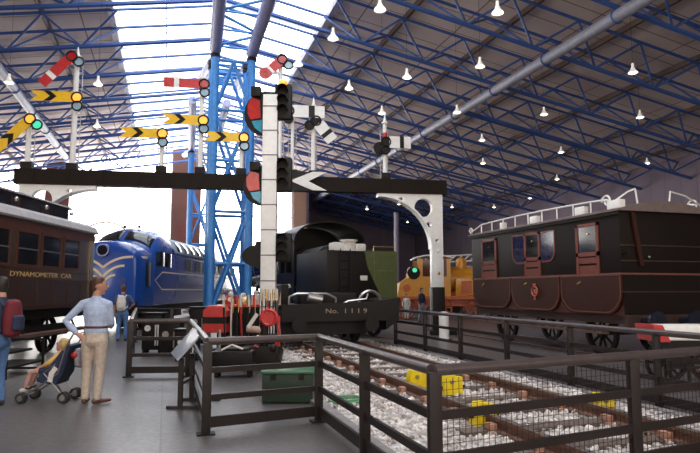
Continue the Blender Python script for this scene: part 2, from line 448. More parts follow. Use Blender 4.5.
for i, y in enumerate((60, 64, 68)):
    t = h0 if i == 0 else copy_tree(h0); t.location = (0, y, 0)
    t['label'] = 'short blue lattice truss over the far right bay, %s the camera' % (['nearest', 'middle one from', 'farthest from'][i]+(' to' if i == 0 else ''))

# two long ducts slung under the roof
def duct(x, y0, y1, lab, r):
    z = zroof(x)-1.75
    t = thing('roof_duct', lab, 'duct', (x, y0, z), 0, 'long round ducts under the roof')
    mb = MB(); mb.tube((0, 0, 0), (0, y1-y0, 0), r, 16); mb.build('duct_tube', duct_grey, t)
    for k in range(int((y1-y0)/4)+1):
        h = MB().ring((0, 0.05+k*4, 0), r+0.02, 0.035, 'Y', 16, 4); h.build('duct_collar', blue, t)
        hb = MB(); hb.tube((0, 0.05+k*4, r), (0, 0.05+k*4, 0.36), 0.02, 6); hb.build('hanger', blue, t)
duct(14.4, 4, 64, 'long grey round duct slung under the right slope of the roof', 0.22)
duct(-7.4, 4, 54, 'long grey round duct slung under the left slope of the roof', 0.22)

# pendant lamps ---------------------------------------------------------
lamp_white = mat('lamp_enamel', (0.75, 0.72, 0.70), 0.4, emit=(1, 0.93, 0.85), es=0.25)
lamp_glow = mat('lamp_mouth', (0.9, 0.85, 0.8), 0.4, emit=(1.0, 0.86, 0.66), es=7.0)
def make_lamp():
    t = thing('pendant_lamp', 'x', 'ceiling lamp', (0, 0, 9), 0, 'white bell lamps hanging from the roof')
    MB().tube((0, 0, 0.22), (0, 0, 0.42), 0.06, 12).build('lamp_holder', lamp_white, t)
    mb = MB(); prof = [(0.05, 0.24), (0.08, 0.22), (0.11, 0.12), (0.19, 0.03), (0.235, -0.05), (0.225, -0.05), (0.10, 0.10), (0.04, 0.2)]
    mb.loft([[Vector((r*math.cos(2*math.pi*j/18), r*math.sin(2*math.pi*j/18), z)) for j in range(18)] for r, z in prof], cap=True)
    mb.build('lamp_shade', lamp_white, t)
    MB().sph((0, 0, -0.02), 0.16, (1, 1, 0.45)).build('bulb', lamp_glow, t)
    MB().tube((0, 0, 0.42), (0, 0, 1.0), 0.012, 6).build('cable', black, t)
    return t
lp = [(633,72),(544,114),(640,117),(561,152),(647,163),(480,66),(497.6,12),(457,112),(482,140),(483,163),(380,9),(333,38),(298,64),(407,77),(349,88),(382,113),
      (557,179),(98,84),(9,82),(452,207),(367,209),(399,204),(407.5,222),(530,198),(494,207),(97,126)]
pts = [G(x, y, 9.0) for x, y in lp]
pts = [p for p in pts if XL < p.x < XE-0.4]
lamp0 = make_lamp(); rows = {}
for p in pts: rows.setdefault(min(range(6), key=lambda k: abs(p.x-(-10, 1.5, 6.5, 11, 16, 24)[k])), []).append(p)
rown = ['left of the skylight', 'under the left of the skylight', 'under the right edge of the skylight', 'just right of the skylight', 'halfway down the right slope', 'towards the right wall']
first = True
for k in sorted(rows):
    for i, p in enumerate(sorted(rows[k], key=lambda v: v.y)):
        t = lamp0 if first else copy_tree(lamp0); first = False
        t.location = p; t.scale = (0.72, 0.72, 0.72)
        L = (zroof(p.x)-p.z-0.26)/0.72
        cab = [c for c in bpy.data.objects if c.parent == t and c.name.startswith('cable')][0]
        cab.data = MB().tube((0, 0, 0.42), (0, 0, L), 0.007, 6).build('tmp', black).data
        bpy.data.objects.remove([o for o in bpy.data.objects if o.name.startswith('tmp')][0])
        t['label'] = 'white bell lamp hanging %s, %s of its row' % (rown[k], ORD[i])

# blue lattice towers ---------------------------------------------------
def tower(x, y, lab, h=11.6, s=0.78):
    t = thing('lattice_tower', lab, 'steel tower', (x, y, 0), 0, 'blue lattice towers under the ridge')
    base = MB().box((0, 0, 0.1), (2.2, 2.2, 0.2), bev=0.03); base.build('base_plate', mat('concrete', (0.3, 0.29, 0.28), 0.8), t)
    cs = [(-s, -s), (s, -s), (s, s), (-s, s)]
    for (a, b) in cs:
        MB().tube((a, b, 0.2), (a, b, h), 0.175, 14).build('leg', tower_blue, t)
        j = MB().tube((a, b, h), (a, b, h+0.14), 0.22, 12); j.tube((a, b, h+0.2), (a, b, h+0.42), 0.2, 12); j.tube((a, b, h+0.1), (a, b, h+0.3), 0.1, 8)
        j.build('hinge_joint', blackm, t)
    nb = 5; st = (h-0.6)/nb
    for f in range(4):
        p, q = Vector(cs[f]), Vector(cs[(f+1) % 4])
        for k in range(nb):
            z0 = 0.5+k*st; z1 = z0+st
            MB().tube((p.x, p.y, z0), (q.x, q.y, z0), 0.07, 8).build('cross_bar', tower_blue, t)
            m = (p+q)/2
            if k % 2 == 0:
                MB().tube((p.x, p.y, z0), (m.x*1.0, m.y*1.0, z1), 0.075, 8).build('diagonal_brace', tower_blue, t)
                MB().tube((q.x, q.y, z0), (m.x, m.y, z1), 0.075, 8).build('diagonal_brace', tower_blue, t)
            else:
                MB().tube((m.x, m.y, z0), (p.x, p.y, z1), 0.075, 8).build('diagonal_brace', tower_blue, t)
                MB().tube((m.x, m.y, z0), (q.x, q.y, z1), 0.075, 8).build('diagonal_brace', tower_blue, t)
        MB().tube((p.x, p.y, h-0.1), (q.x, q.y, h-0.1), 0.08, 8).build('cross_bar', tower_blue, t)
    for sy in (-1, 1):
        ends = []
        for sx in (-1, 1):
            a = Vector((sx*s, sy*s, h+0.35)); b = Vector((sx*s*1.35, sy*8.0, 13.35))
            MB().tube(a, b, 0.26, 12).build('raking_strut', lavender, t); ends.append((a, b))
        for k in range(6):
            f0, f1 = k/6+0.04, (k+1)/6+0.02
            a = ends[k % 2][0].lerp(ends[k % 2][1], f0); b = ends[1-k % 2][0].lerp(ends[1-k % 2][1], f1)
            MB().tube(a, b, 0.06, 8).build('strut_lacing', tower_blue, t)
            c = ends[0][0].lerp(ends[0][1], f0); d = ends[1][0].lerp(ends[1][1], f0)
            MB().tube(c, d, 0.05, 8).build('strut_lacing', tower_blue, t)
    return t
tw = P(229, 200, 26)
tower(tw.x, tw.y, 'tall blue lattice tower behind the signal gantry, the nearer of two')
tower(2.3, 45.5, 'far lattice tower by the brick pier, mostly hidden behind the nearer tower')
def mast(px, d, r, zt, lab):
    p = P(px, 300, d); t = thing('steel_column', lab, 'column', (p.x, p.y, 0))
    MB().tube((0, 0, 0.1), (0, 0, zt), r, 14).build('shaft', MATS['grey_beam'], t)
    MB().box((0, 0, 0.06), (1.0, 1.0, 0.12), bev=0.02).build('base_plate', blackm, t)
    MB().box((0, 0, zt), (0.8, 0.8, 0.1), bev=0.02).build('cap_plate', blackm, t)
mast(397, 56, 0.24, 8.9, 'slim grey column standing far behind the yellow engine')

# =====================================================================
# TRACK, BALLAST, BARRIERS
# =====================================================================
ballast_m = mat('pale_ballast', (0.62, 0.58, 0.58), 0.85, scale=14, bump=0.8, col2=(0.22, 0.18, 0.17))
bed = MB().b6(2.15, 6.15, 1.2, 18.4, 0.0, 0.03); struct('floor_track_bed', bed, ballast_m)
stone_m = mat('ballast_stone', (0.82, 0.77, 0.75), 0.85, scale=5, col2=(0.22, 0.18, 0.16))
bm = bmesh.new()
ico = [Vector(v) for v in ((0,-1,-1.6),(0,1,-1.6),(0,-1,1.6),(0,1,1.6),(-1,-1.6,0),(1,-1.6,0),(-1,1.6,0),(1,1.6,0),(-1.6,0,-1),(-1.6,0,1),(1.6,0,-1),(1.6,0,1))]
hull = bmesh.new()
for v in ico: hull.verts.new(v)
bmesh.ops.convex_hull(hull, input=hull.verts[:]); hull.verts.index_update()
faces = [[v.index for v in f.verts] for f in hull.faces]; cos = [v.co.copy() for v in hull.verts]; hull.free()
for i in range(11000):
    y = 1.3+17.0*random.random()**1.5; x = random.uniform(2.2, 6.1)
    s = random.uniform(0.012, 0.024); m = Matrix.Translation((x, y, 0.03+s*random.uniform(0.2, 1.0))) @ Euler((random.random()*6, random.random()*6, 0)).to_matrix().to_4x4() @ Matrix.Diagonal((s, s*random.uniform(0.6, 1), s*random.uniform(0.5, 0.9), 1))
    vs = [bm.verts.new(m @ c) for c in cos]
    for f in faces: bm.faces.new([vs[j] for j in f])
me = bpy.data.meshes.new('ballast'); bm.to_mesh(me); bm.free(); me.materials.append(stone_m)
o = bpy.data.objects.new('ballast', me); COL.objects.link(o)
tag(o, 'pale loose stone ballast lying between and beside the rails', 'gravel', kind='stuff')

# concrete kerb each side of the bed
kerb_m = mat('kerb_concrete', (0.24, 0.21, 0.21), 0.7, bump=0.3)
struct('trim_20', MB().b6(2.0, 2.15, 1.2, 18.4, 0, 0.06), kerb_m)
struct('trim_21', MB().b6(6.15, 6.3, 1.2, 18.4, 0, 0.06), kerb_m)

def rail(x, y0, y1, lab, chairs=True, dx=0):
    t = thing('rail', lab, 'rail', (x, y0, 0), 0, 'running rails')
    L = y1-y0
    prof = [(-0.065, 0.03), (0.065, 0.03), (0.06, 0.045), (0.012, 0.06), (0.012, 0.13), (0.035, 0.14), (0.035, 0.175), (-0.035, 0.175), (-0.035, 0.14), (-0.012, 0.13), (-0.012, 0.06), (-0.06, 0.045)]
    prof = [(a, b+0.03) for a, b in prof]
    MB().prism(prof, L).build('rail_bar', rust, t)
    MB().b6(-0.03, 0.03, 0, L, 0.205, 0.212).build('running_surface', steel, t)
    if chairs:
        k = 0; y = 0.4
        while y < min(L, 15):
            c = MB().box((0, y, 0.05), (0.30, 0.17, 0.05), bev=0.01); c.box((-0.075, y, 0.10), (0.09, 0.13, 0.09), bev=0.015); c.box((0.075, y, 0.10), (0.09, 0.13, 0.09), bev=0.015)
            c.build('rail_chair', chair_brown, t); y += 0.87
    return t
rail(3.55, 1.3, 18.35, 'rusty rail with brown chairs on the ballast, nearest the front barrier')
rail(5.08, 1.3, 18.35, 'rusty rail with brown chairs on the ballast, nearest the rear barrier')
_hd = R(9); _tr = W(0.42, 20.0); _hx = Vector((math.cos(_hd), math.sin(_hd), 0)); _hy = Vector((-math.sin(_hd), math.cos(_hd), 0))
for s_, nm in ((-0.76, 'left'), (0.76, 'right')):
    t = rail(0, 0, 12.4, nm+' rail under the steam locomotive and green tender', False)
    t.location = _tr+_hx*s_-_hy*0.6+Vector((0, 0, -0.17)); t.rotation_euler = (0, 0, _hd)
y = 1.75; i = 0
while y < 18.2:
    s = MB().box((4.32, y, 0.045), (2.4, 0.24, 0.06), bev=0.01).build('sleeper', mat('old_timber', (0.13, 0.09, 0.075), 0.85, scale=6, bump=0.5))
    tag(s, 'dark timber sleeper under the rails, %s sleeper of the track' % (ORD[i] if i < 18 else ['nineteenth nearest', 'twentieth nearest', 'twenty-first nearest'][i-18]), 'sleeper', 'sleepers of the near track')
    y += 0.87; i += 1

# yellow wheel stops clamped on the track
def stop(px, py, lab, rz=0.0, sc=1.0):
    p = G(px, py, 0.06)
    t = thing('wheel_stop', lab, 'wheel stop', (p.x, p.y, 0.06), rz, 'yellow wheel stops on the track')
    b = MB().prism([(-0.11*sc, 0), (0.11*sc, 0), (0.11*sc, 0.16*sc), (0.06*sc, 0.27*sc), (-0.06*sc, 0.27*sc), (-0.11*sc, 0.16*sc)], 0.16); b.build('stop_block', yellow2, t)
    MB().box((0.15*sc, 0.08, 0.12*sc), (0.10*sc, 0.12, 0.24*sc), bev=0.02).build('clamp_jaw', yellow2, t)
    MB().tube((-0.16*sc, 0.08, 0.1), (0.26*sc, 0.08, 0.1), 0.022, 8).build('clamp_bolt', blackm, t)
    MB().tube((0, -0.03, 0.18*sc), (0, 0.19, 0.18*sc), 0.03, 8).build('lock_pin', steel, t)
stop(417, 389, 'yellow wheel stop in front of the far rail, leftmost of the four', 0.1, 1.05)
stop(452, 395, 'yellow wheel stop seen just behind the top rail corner of the mesh barrier', 0.1, 1.05)
stop(485, 426, 'yellow wheel stop behind the wire mesh, lowest and nearest of the four', 0.1, 0.95)
stop(606, 414, 'yellow wheel stop on the far rail, rightmost of the four', 0.1, 0.9)

# barriers ---------------------------------------------------------------
HT = 1.02
def barrier(label, pts, posts, rails=(0.70, 0.40, 0.13), mesh=False, caps=True):
    """pts: XY of the corners; posts: XY of every post; all geometry local to first point"""
    o0 = Vector((pts[0].x, pts[0].y, 0)); pts = [Vector((p.x, p.y, 0))-o0 for p in pts]; posts = [Vector((p.x, p.y, 0))-o0 for p in posts]
    t = thing('barrier', label, 'barrier', o0)
    MB().path([p+Vector((0, 0, HT)) for p in pts], 0.042, 12).build('top_rail', rail_top_m, t)
    for a, b in zip(pts, pts[1:]):
        for k, z in enumerate(rails):
            MB().bar(a+Vector((0, 0, z)), b+Vector((0, 0, z)), 0.035, 0.065 if k < len(rails)-1 else 0.12).build('lower_rail', barrier_m, t)
    for p in posts:
        d = min(((q-p).length, i) for i, q in enumerate(pts))[1]
        m = MB().box((p.x, p.y, HT/2), (0.10, 0.06, HT-0.02), bev=0.008)
        ob = m.build('post', barrier_m, t)
        fp = MB().box((p.x, p.y, 0.008), (0.2, 0.16, 0.016)); fp.build('foot_plate', blackm, ob)
    if mesh:
        for a, b in zip(pts, pts[1:]):
            L = (b-a).length; n = int(L/0.055); mb = MB(); d = (b-a)/n
            for i in range(1, n): mb.bar(a+d*i+Vector((0, 0, 0.14)), a+d*i+Vector((0, 0, 0.96)), 0.0035)
            for j in range(15):
                z = 0.16+j*0.055; mb.bar(a+Vector((0, 0, z)), b+Vector((0, 0, z)), 0.0035)
            mb.build('wire_mesh', barrier_m, t, smooth=False)
    return t
def T(px, py): return G(px, py, HT)
q0, q1, q2, q3 = T(136, 308.8), T(130.6, 321.3), T(191, 321), T(208, 341.5)
q4, q5, q6 = T(319, 337), T(434, 370.5), T(700, 351)
far_r = T(208, 308.8)
barrier('dark metal pen barrier on the left, behind the reading board', [far_r, q0, q1, q2, q3-(q3-q2)*0.02], [far_r, q0, q1, q0.lerp(q1, 0.5), q1.lerp(q2, 0.97), q0.lerp(far_r, 0.5)])
barrier('dark metal barrier turning the corner by the green box, in front of track', [q3, q4, q5-(q5-q4).normalized()*0.05], [q3, q4, q4.lerp(q5, 0.53)])
def lerp_px(a, b, px):
    lo, hi = 0.0, 1.0
    def prj(v):
        lat = v.x*C_-v.y*S_; d = v.x*S_+v.y*C_; return 350+F*lat/d
    for _ in range(40):
        m = (lo+hi)/2
        if prj(a.lerp(b, m)) < px: lo = m
        else: hi = m
    return a.lerp(b, lo)
_f = (6.38-q5.x)/(q6.x-q5.x); q7 = q5+(q6-q5)*_f
barrier('dark barrier with wire mesh infill, nearest the camera on the right', [q5, q7], [q5, lerp_px(q5, q7, 627), q5.lerp(q7, 0.78), q7], mesh=True)
b0, b1 = Vector((6.45, 16.6, 0)), Vector((6.45, q7.y+0.12, 0))
barrier('long dark barrier between the track and the maroon coach', [b0, b1], [Vector((6.45, y, 0)) for y in (16.55, 14.45, 12.5, 10.55, 8.6, 6.75, 4.8, 2.9) if y > q7.y+0.2])
# thin rod post leaning with the mesh barrier
# reading board on its own stand
p = G(181, 408, 0); 
t = thing('reading_board', 'tilted grey reading board on a stand in front of the left pen', 'information board', (p.x, p.y, 0), R(-17))
pa, pb = P(172, 355, 8.6), P(196, 331, 9.1)
def loc_(v):
    return Matrix.Rotation(R(17), 3, 'Z') @ (v-Vector((p.x, p.y, 0)))
bd = MB()
a, b, c, d = [loc_(v) for v in (P(178, 361, 8.1), P(205, 332, 8.25), P(172, 354, 9.0), P(194, 329, 8.95))]
nrm = (b-a).cross(c-a).normalized()*0.025
vs = [bd.bm.verts.new(v) for v in (a, b, d, c, a+nrm, b+nrm, d+nrm, c+nrm)]
for f in ((0, 1, 2, 3), (4, 7, 6, 5), (0, 4, 5, 1), (1, 5, 6, 2), (2, 6, 7, 3), (3, 7, 4, 0)): bd.bm.faces.new([vs[i] for i in f])
bd.build('board', mat('pale_board', (0.32, 0.35, 0.40), 0.35, coat=0.2, scale=25, var=0.12), t)
for yy in (-0.05, 0.55):
    MB().b6(-0.03, 0.03, yy-0.03, yy+0.03, 0.03, 0.68).build('leg', barrier_m, t)
    MB().box((0.12, yy, 0.02), (0.6, 0.06, 0.04)).build('foot', barrier_m, t)
MB().bar((0.0, -0.05, 0.33), (0.0, 0.55, 0.33), 0.04).build('cross_bar', barrier_m, t)

# =====================================================================
# WHEELS
# =====================================================================
def spoked(parent, x, y, r, w=0.12, n=10, m=blackm, name='wheel', axis='X', z=None, rimm=None):
    z = r if z is None else z
    mb = MB()
    sgn = 1
    c = Vector((x, y, z))
    prof = [(r, -w/2), (r, w/2*0.7), (r+0.025, w/2*0.7), (r+0.025, w/2), (r-0.07, w/2), (r-0.07, -w/2)]
    seg = 28; rings = []
    for rr, o in prof:
        rings.append([c+Vector((o*(-1 if x < 0 else 1)*-1, math.cos(2*math.pi*j/seg)*rr, math.sin(2*math.pi*j/seg)*rr)) for j in range(seg)])
    rings.append(rings[0]); mb.loft(rings, cap=False)
    mb.tube(c-Vector((w*0.7, 0, 0)), c+Vector((w*0.7, 0, 0)), r*0.2, 14)
    for k in range(n):
        a = 2*math.pi*k/n; dv = Vector((0, math.cos(a), math.sin(a)))
        mb.bar(c+dv*r*0.15, c+dv*(r-0.06), 0.045)
    return mb.build(name, m, parent)

# =====================================================================
# BLUE DIESEL
# =====================================================================
dp0 = W(-9.0, 21.9)
D = thing('diesel_locomotive', 'bright blue diesel locomotive with cream chevrons on its nose', 'locomotive', dp0, -YAW)
def sec_z(x, w, zt, n=2.3, h=0.95):
    k = max(0.0, 1-abs(x/w)**n); return zt-h+h*k**(1/n)
def section(y, w, zt, zb, h=0.95):
    pts = [Vector((-w*0.96, y, zb)), Vector((-w, y, zb+0.12))]
    N = 18
    for i in range(N+1):
        a = math.pi-math.pi*i/N; ex = 2/2.3
        cx, sx = math.cos(a), math.sin(a)
        x = w*math.copysign(abs(cx)**ex, cx); z = zt-h+h*abs(sx)**ex
        pts.append(Vector((x, y, z)))
    pts += [Vector((w, y, zb+0.12)), Vector((w*0.96, y, zb))]
    return pts
mb = MB()
mb.loft([section(0.0, 1.02, 3.05, 1.15, .5), section(0.05, 1.18, 3.22, 1.05, .6), section(0.2, 1.29, 3.36, 1.0, .75), section(0.6, 1.34, 3.44, 1.0, .9), section(1.9, 1.35, 3.5, 1.0, .95)])
mb.build('nose', del_blue, D)
mb = MB(); zc = [(1.55, 3.42), (1.9, 3.72), (2.3, 3.98), (2.7, 4.12), (3.4, 4.15), (4.1, 4.13)]
mb.loft([section(y, 1.36, z, 1.0, 0.95+max(0, z-3.9)*0.6) for y, z in zc]); mb.build('cab', del_blue, D)
mb = MB(); mb.loft([section(4.1, 1.35, 3.98, 1.0), section(20.2, 1.35, 3.98, 1.0), section(20.6, 1.3, 3.6, 1.0), section(21.2, 1.15, 3.0, 1.05)]); mb.build('body', del_blue, D)
# pale shoulder panel: glare on the upper body put into its colour
def shoulder(off):
    def fn(u, v):
        x = v; return Vector((x, u, sec_z(x, 1.35, 3.98)+off))
    return fn
MB().patch(lambda u, v: Vector((1.375*math.cos(v)**(2/2.3), u, 3.03+0.975*math.sin(v)**(2/2.3))), 4.2, 19.8, 0.12, math.pi/2, 2, 12).build('roof_glare_panel', del_glare, D, solid=0.012)
for k in range(5):
    y0 = 4.7+k*1.15
    MB().patch(lambda u, v: Vector((1.40*math.cos(v)**(2/2.3), u+0.25*(v-0.3), 3.03+1.0*math.sin(v)**(2/2.3))), y0, y0+0.55, 0.22, 0.75, 3, 6).build('shoulder_window', glass_d, D, solid=0.01)
# windscreens on the raked cab front (interpolates the loft sections)
def cabz(x, y):
    for (ya, za), (yb, zb) in zip(zc, zc[1:]):
        if ya <= y <= yb:
            f = (y-ya)/(yb-ya); z = za+(zb-za)*f; break
    else: z = zc[-1][1]
    return sec_z(x, 1.36, z, 2.3, 0.95+max(0, z-3.9)*0.6)
for s in (-1, 1):
    MB().patch(lambda u, v: Vector((s*u, v, cabz(u, v)+0.015)), 0.08, 1.12, 1.72, 2.28, 10, 6).build('windscreen', glass_d, D, solid=0.012)
    MB().tube((s*0.3, 2.75, 4.14), (s*0.3, 2.75, 4.26), 0.06, 10).build('horn', blackm, D)
    # cab side windows
for (ya, yb) in ((1.75, 2.75), (2.95, 3.75)):
    for s in (-1, 1):
        MB().b6(s*1.355, s*1.375, ya, yb, 2.55, 3.12, bev=0.004).build('side_window', glass_d, D)
for s in (-1, 1):
    MB().b6(s*1.345, s*1.365, 0.65, 1.15, 1.75, 2.65, bev=0.004).build('access_door', black, D)
    # cream outline on body side
    m = Matrix(((0, s*1.0, 0, s*1.352), (1, 0, 0, 0), (0, 0, 1, 0), (0, 0, 0, 1)))
    MB().strip([(19.6, 2.32), (2.6, 2.32), (1.7, 1.98), (2.6, 1.62), (19.6, 1.62)], 0.05, 0.012, m).build('cream_line', cream, D)
    for k in range(7):
        MB().b6(s*1.35, s*1.37, 6.0+k*1.8, 7.0+k*1.8, 2.5, 3.0).build('air_grille', black, D)
# chevrons on the nose
for i, (za, zb, xo, th) in enumerate(((2.42, 2.80, 1.0, .085), (2.08, 2.48, 0.78, .085), (1.82, 2.14, 0.46, .075))):
    for s in (-1, 1):
        pts = [(0.0, za)]+[(s*xo*f, za+(zb-za)*(1-(1-f)**2.2)) for f in (0.15, 0.3, 0.45, 0.6, 0.75, 0.9, 1.0)]
        mb = MB(); mb.strip(pts, th, 0.012, Matrix.Translation((0, -0.014, 0))); mb.build('chevron', cream, D)
        if i == 0:
            MB().patch(lambda u, v: Vector((s*(1.02+0.33*math.sin(min(1, u)*math.pi/2)), -0.01+u*0.75, v)), 0, 1, 2.76, 2.845, 10, 1).build('chevron', cream, D, solid=0.015)
mb = MB(); mb.tube((0, 0.0, 3.05), (0, -0.12, 3.05), 0.24, 20); h = mb.build('headlamp', del_blue, D)
MB().tube((0, -0.10, 3.05), (0, -0.14, 3.05), 0.18, 20).build('lens', mat('dull_lens', (0.012, 0.012, 0.018), 0.6, spec=0.1), h)
for s in (-1, 1):
    MB().tube((s*0.72, 0.02, 1.9), (s*0.72, -0.05, 1.9), 0.14, 8).build('marker_light', mat('marker_blue', (0.01, 0.03, 0.2), 0.3), D)
    MB().tube((s*0.85, 0.1, 1.1), (s*0.85, -0.45, 1.1), 0.1, 12).tube((s*0.85, -0.45, 1.1), (s*0.85, -0.5, 1.1), 0.24, 16).build('buffer', blackm, D)
MB().box((0, 0.25, 1.05), (2.5, 0.3, 0.35), bev=0.03).build('buffer_beam', blackm, D)
mb = MB()
for j in range(10):
    a = math.pi*j/9
mb.path([(-0.55-0.5+0.95*math.cos(math.pi*j/12), 2.6, 3.75+0.62*math.sin(math.pi*j/12)) for j in range(13)], 0.035, 6)
mb.build('roof_aerial_hoop', mat('ochre_tube', (0.45, 0.28, 0.08), 0.5), D)
MB().b6(-1.2, 1.2, 0.4, 20.8, 0.75, 1.02).build('underframe', blackm, D)
for yc in (4.0, 17.2):
    bg = MB().b6(-1.15, -1.05, yc-2.3, yc+2.3, 0.45, 0.85); bg.b6(1.05, 1.15, yc-2.3, yc+2.3, 0.45, 0.85); bg.b6(-1.1, 1.1, yc-0.3, yc+0.3, 0.5, 0.78)
    bo = bg.build('bogie', blackm, D)
    for dy in (-1.75, 0, 1.75):
        for s in (-1, 1):
            MB().tube((s*0.70, yc+dy, 0.5), (s*0.84, yc+dy, 0.5), 0.49, 28).tube((s*0.6, yc+dy, 0.5), (s*0.9, yc+dy, 0.5), 0.12, 10).build('wheel', blackm, bo)

# =====================================================================
# BROWN CLERESTORY CARRIAGE (left)
# =====================================================================
cp = W(-8.65, 4.0)
K = thing('railway_carriage', 'varnished teak carriage with raised clerestory roof and gold lettering', 'railway carriage', cp, -YAW)
LC = 13.0; hw = 1.4
MB().b6(-hw, hw, 0, LC, 1.15, 3.2, bev=0.02).build('body', teak_d, K)
prof = [(-hw-0.06, 3.16)]+[((hw+0.08)*-math.cos(math.pi*i/10), 3.2+0.38*math.sin(math.pi*i/10)**0.8) for i in range(11)]+[(hw+0.06, 3.16)]
MB().prism(prof, LC+0.1, Matrix.Translation((0, -0.05, 0))).build('roof', roof_grey, K)
cl = MB().b6(-0.78, 0.78, 0, LC-0.35, 3.4, 3.88).build('clerestory', teak_d, K)
prof = [(-0.84, 3.86), (-0.78, 3.92), (-0.4, 3.99), (0, 4.02), (0.4, 3.99), (0.78, 3.92), (0.84, 3.86)]
MB().prism(prof, LC-0.2, Matrix.Translation((0, -0.05, 0))).build('clerestory_roof', mat('dark_roof', (0.05, 0.03, 0.028), 0.5), cl)
y = 0.4
while y < LC-1.2:
    MB().b6(0.77, 0.80, y, y+0.95, 3.55, 3.80).build('clerestory_light', glass_d, cl)
    MB().sph((0.83, y+1.1, 3.72), 0.06).build('roof_vent', steel, cl); y += 1.4
# side panelling and windows (right side faces the floor)
wins = [(0.5, 1.3), (1.5, 2.3), (2.5, 3.3), (4.0, 4.8), (5.0, 5.8), (6.4, 7.2), (7.9, 8.7), (9.05, 9.9), (10.12, 10.95), (11.2, 11.98)]
for ya, yb in wins:
    w = MB()
    w.b6(hw, hw+0.03, ya-0.07, ya, 2.1, 2.95); w.b6(hw, hw+0.03, yb, yb+0.07, 2.1, 2.95); w.b6(hw, hw+0.03, ya, yb, 2.88, 2.95); w.b6(hw, hw+0.03, ya, yb, 2.1, 2.17)
    w = w.build('window_frame', teak, K)
    MB().b6(hw+0.001, hw+0.012, ya, yb, 2.17, 2.88).build('pane', glass_d, w)
    MB().b6(hw+0.012, hw+0.02, ya, yb, 2.5, 2.53).build('sash_bar', steel, w)
for z in (3.08, 2.02, 1.82, 1.25):
    MB().b6(hw, hw+0.018, 0, LC, z, z+0.03).build('waist_moulding', teak, K)
MB().b6(hw, hw+0.012, 0, LC, 2.95, 3.08).build('cantrail_panel', teak, K)
y = 0.2
while y < LC:
    MB().b6(hw, hw+0.016, y, y+0.03, 1.28, 1.82).build('panel_beading', teak, K); y += 0.75
MB().b6(-hw, hw, LC, LC+0.02, 1.3, 1.35).build('end_moulding', teak, K)
mw = Matrix.Translation((hw+0.02, 10.2, 1.90)) @ FACE_PX
text_mesh('lettering', 'DYNAMOMETER  CAR', 0.155, gold, K, mw, 0.004, 'CENTER', 1.85)
MB().b6(hw+0.001, hw+0.016, LC-0.30, LC-0.26, 1.3, 3.0).build('end_handrail', brass, K)
MB().b6(-1.25, 1.25, 0, LC, 0.92, 1.15).build('underframe', blackm, K)
MB().b6(1.3, 1.55, 0.3, LC-0.4, 0.55, 0.62).build('footboard', mat('step_timber', (0.10, 0.05, 0.035), 0.7), K)
for yy in (1.0, 3.5, 6.5, 9.5, 12.0):
    MB().bar((1.25, yy, 0.95), (1.4, yy, 0.62), 0.04).build('step_bracket', blackm, K)
for yc in (2.4, 10.6):
    bg = MB().b6(-1.12, -1.02, yc-1.6, yc+1.6, 0.45, 0.75); bg.b6(1.02, 1.12, yc-1.6, yc+1.6, 0.45, 0.75); bg.b6(-1.1, 1.1, yc-.25, yc+.25, 0.5, 0.9); bo = bg.build('bogie', blackm, K)
    for dy in (-1.2, 1.2):
        for s in (-1, 1): spoked(bo, s*0.76, yc+dy, 0.47, n=8)
for s in (-1, 1):
    MB().tube((s*0.86, LC, 1.05), (s*0.86, LC+0.4, 1.05), 0.08, 10).tube((s*0.86, LC+0.4, 1.05), (s*0.86, LC+0.45, 1.05), 0.2, 14).build('buffer', blackm, K)

# steps beside the carriage
sp = W(-6.45, 10.9)
t = thing('mounting_steps', 'low black metal steps standing beside the teak carriage', 'steps', sp, -YAW)
for z, x0 in ((0.2, 0.0), (0.42, -0.25)):
    MB().b6(x0-0.3, x0+0.32, 0, 1.35, z-0.02, z+0.02).build('tread', blackm, t)
for yy in (0.02, 1.33):
    f = MB().bar((0.3, yy, 0), (0.3, yy, 0.62), 0.04); f.bar((-0.5, yy, 0), (-0.5, yy, 0.62), 0.04); f.bar((-0.5, yy, 0.62), (0.3, yy, 0.62), 0.04); f.bar((-0.5, yy, 0.05), (0.3, yy, 0.05), 0.04)
    f.build('side_frame', blackm, t)

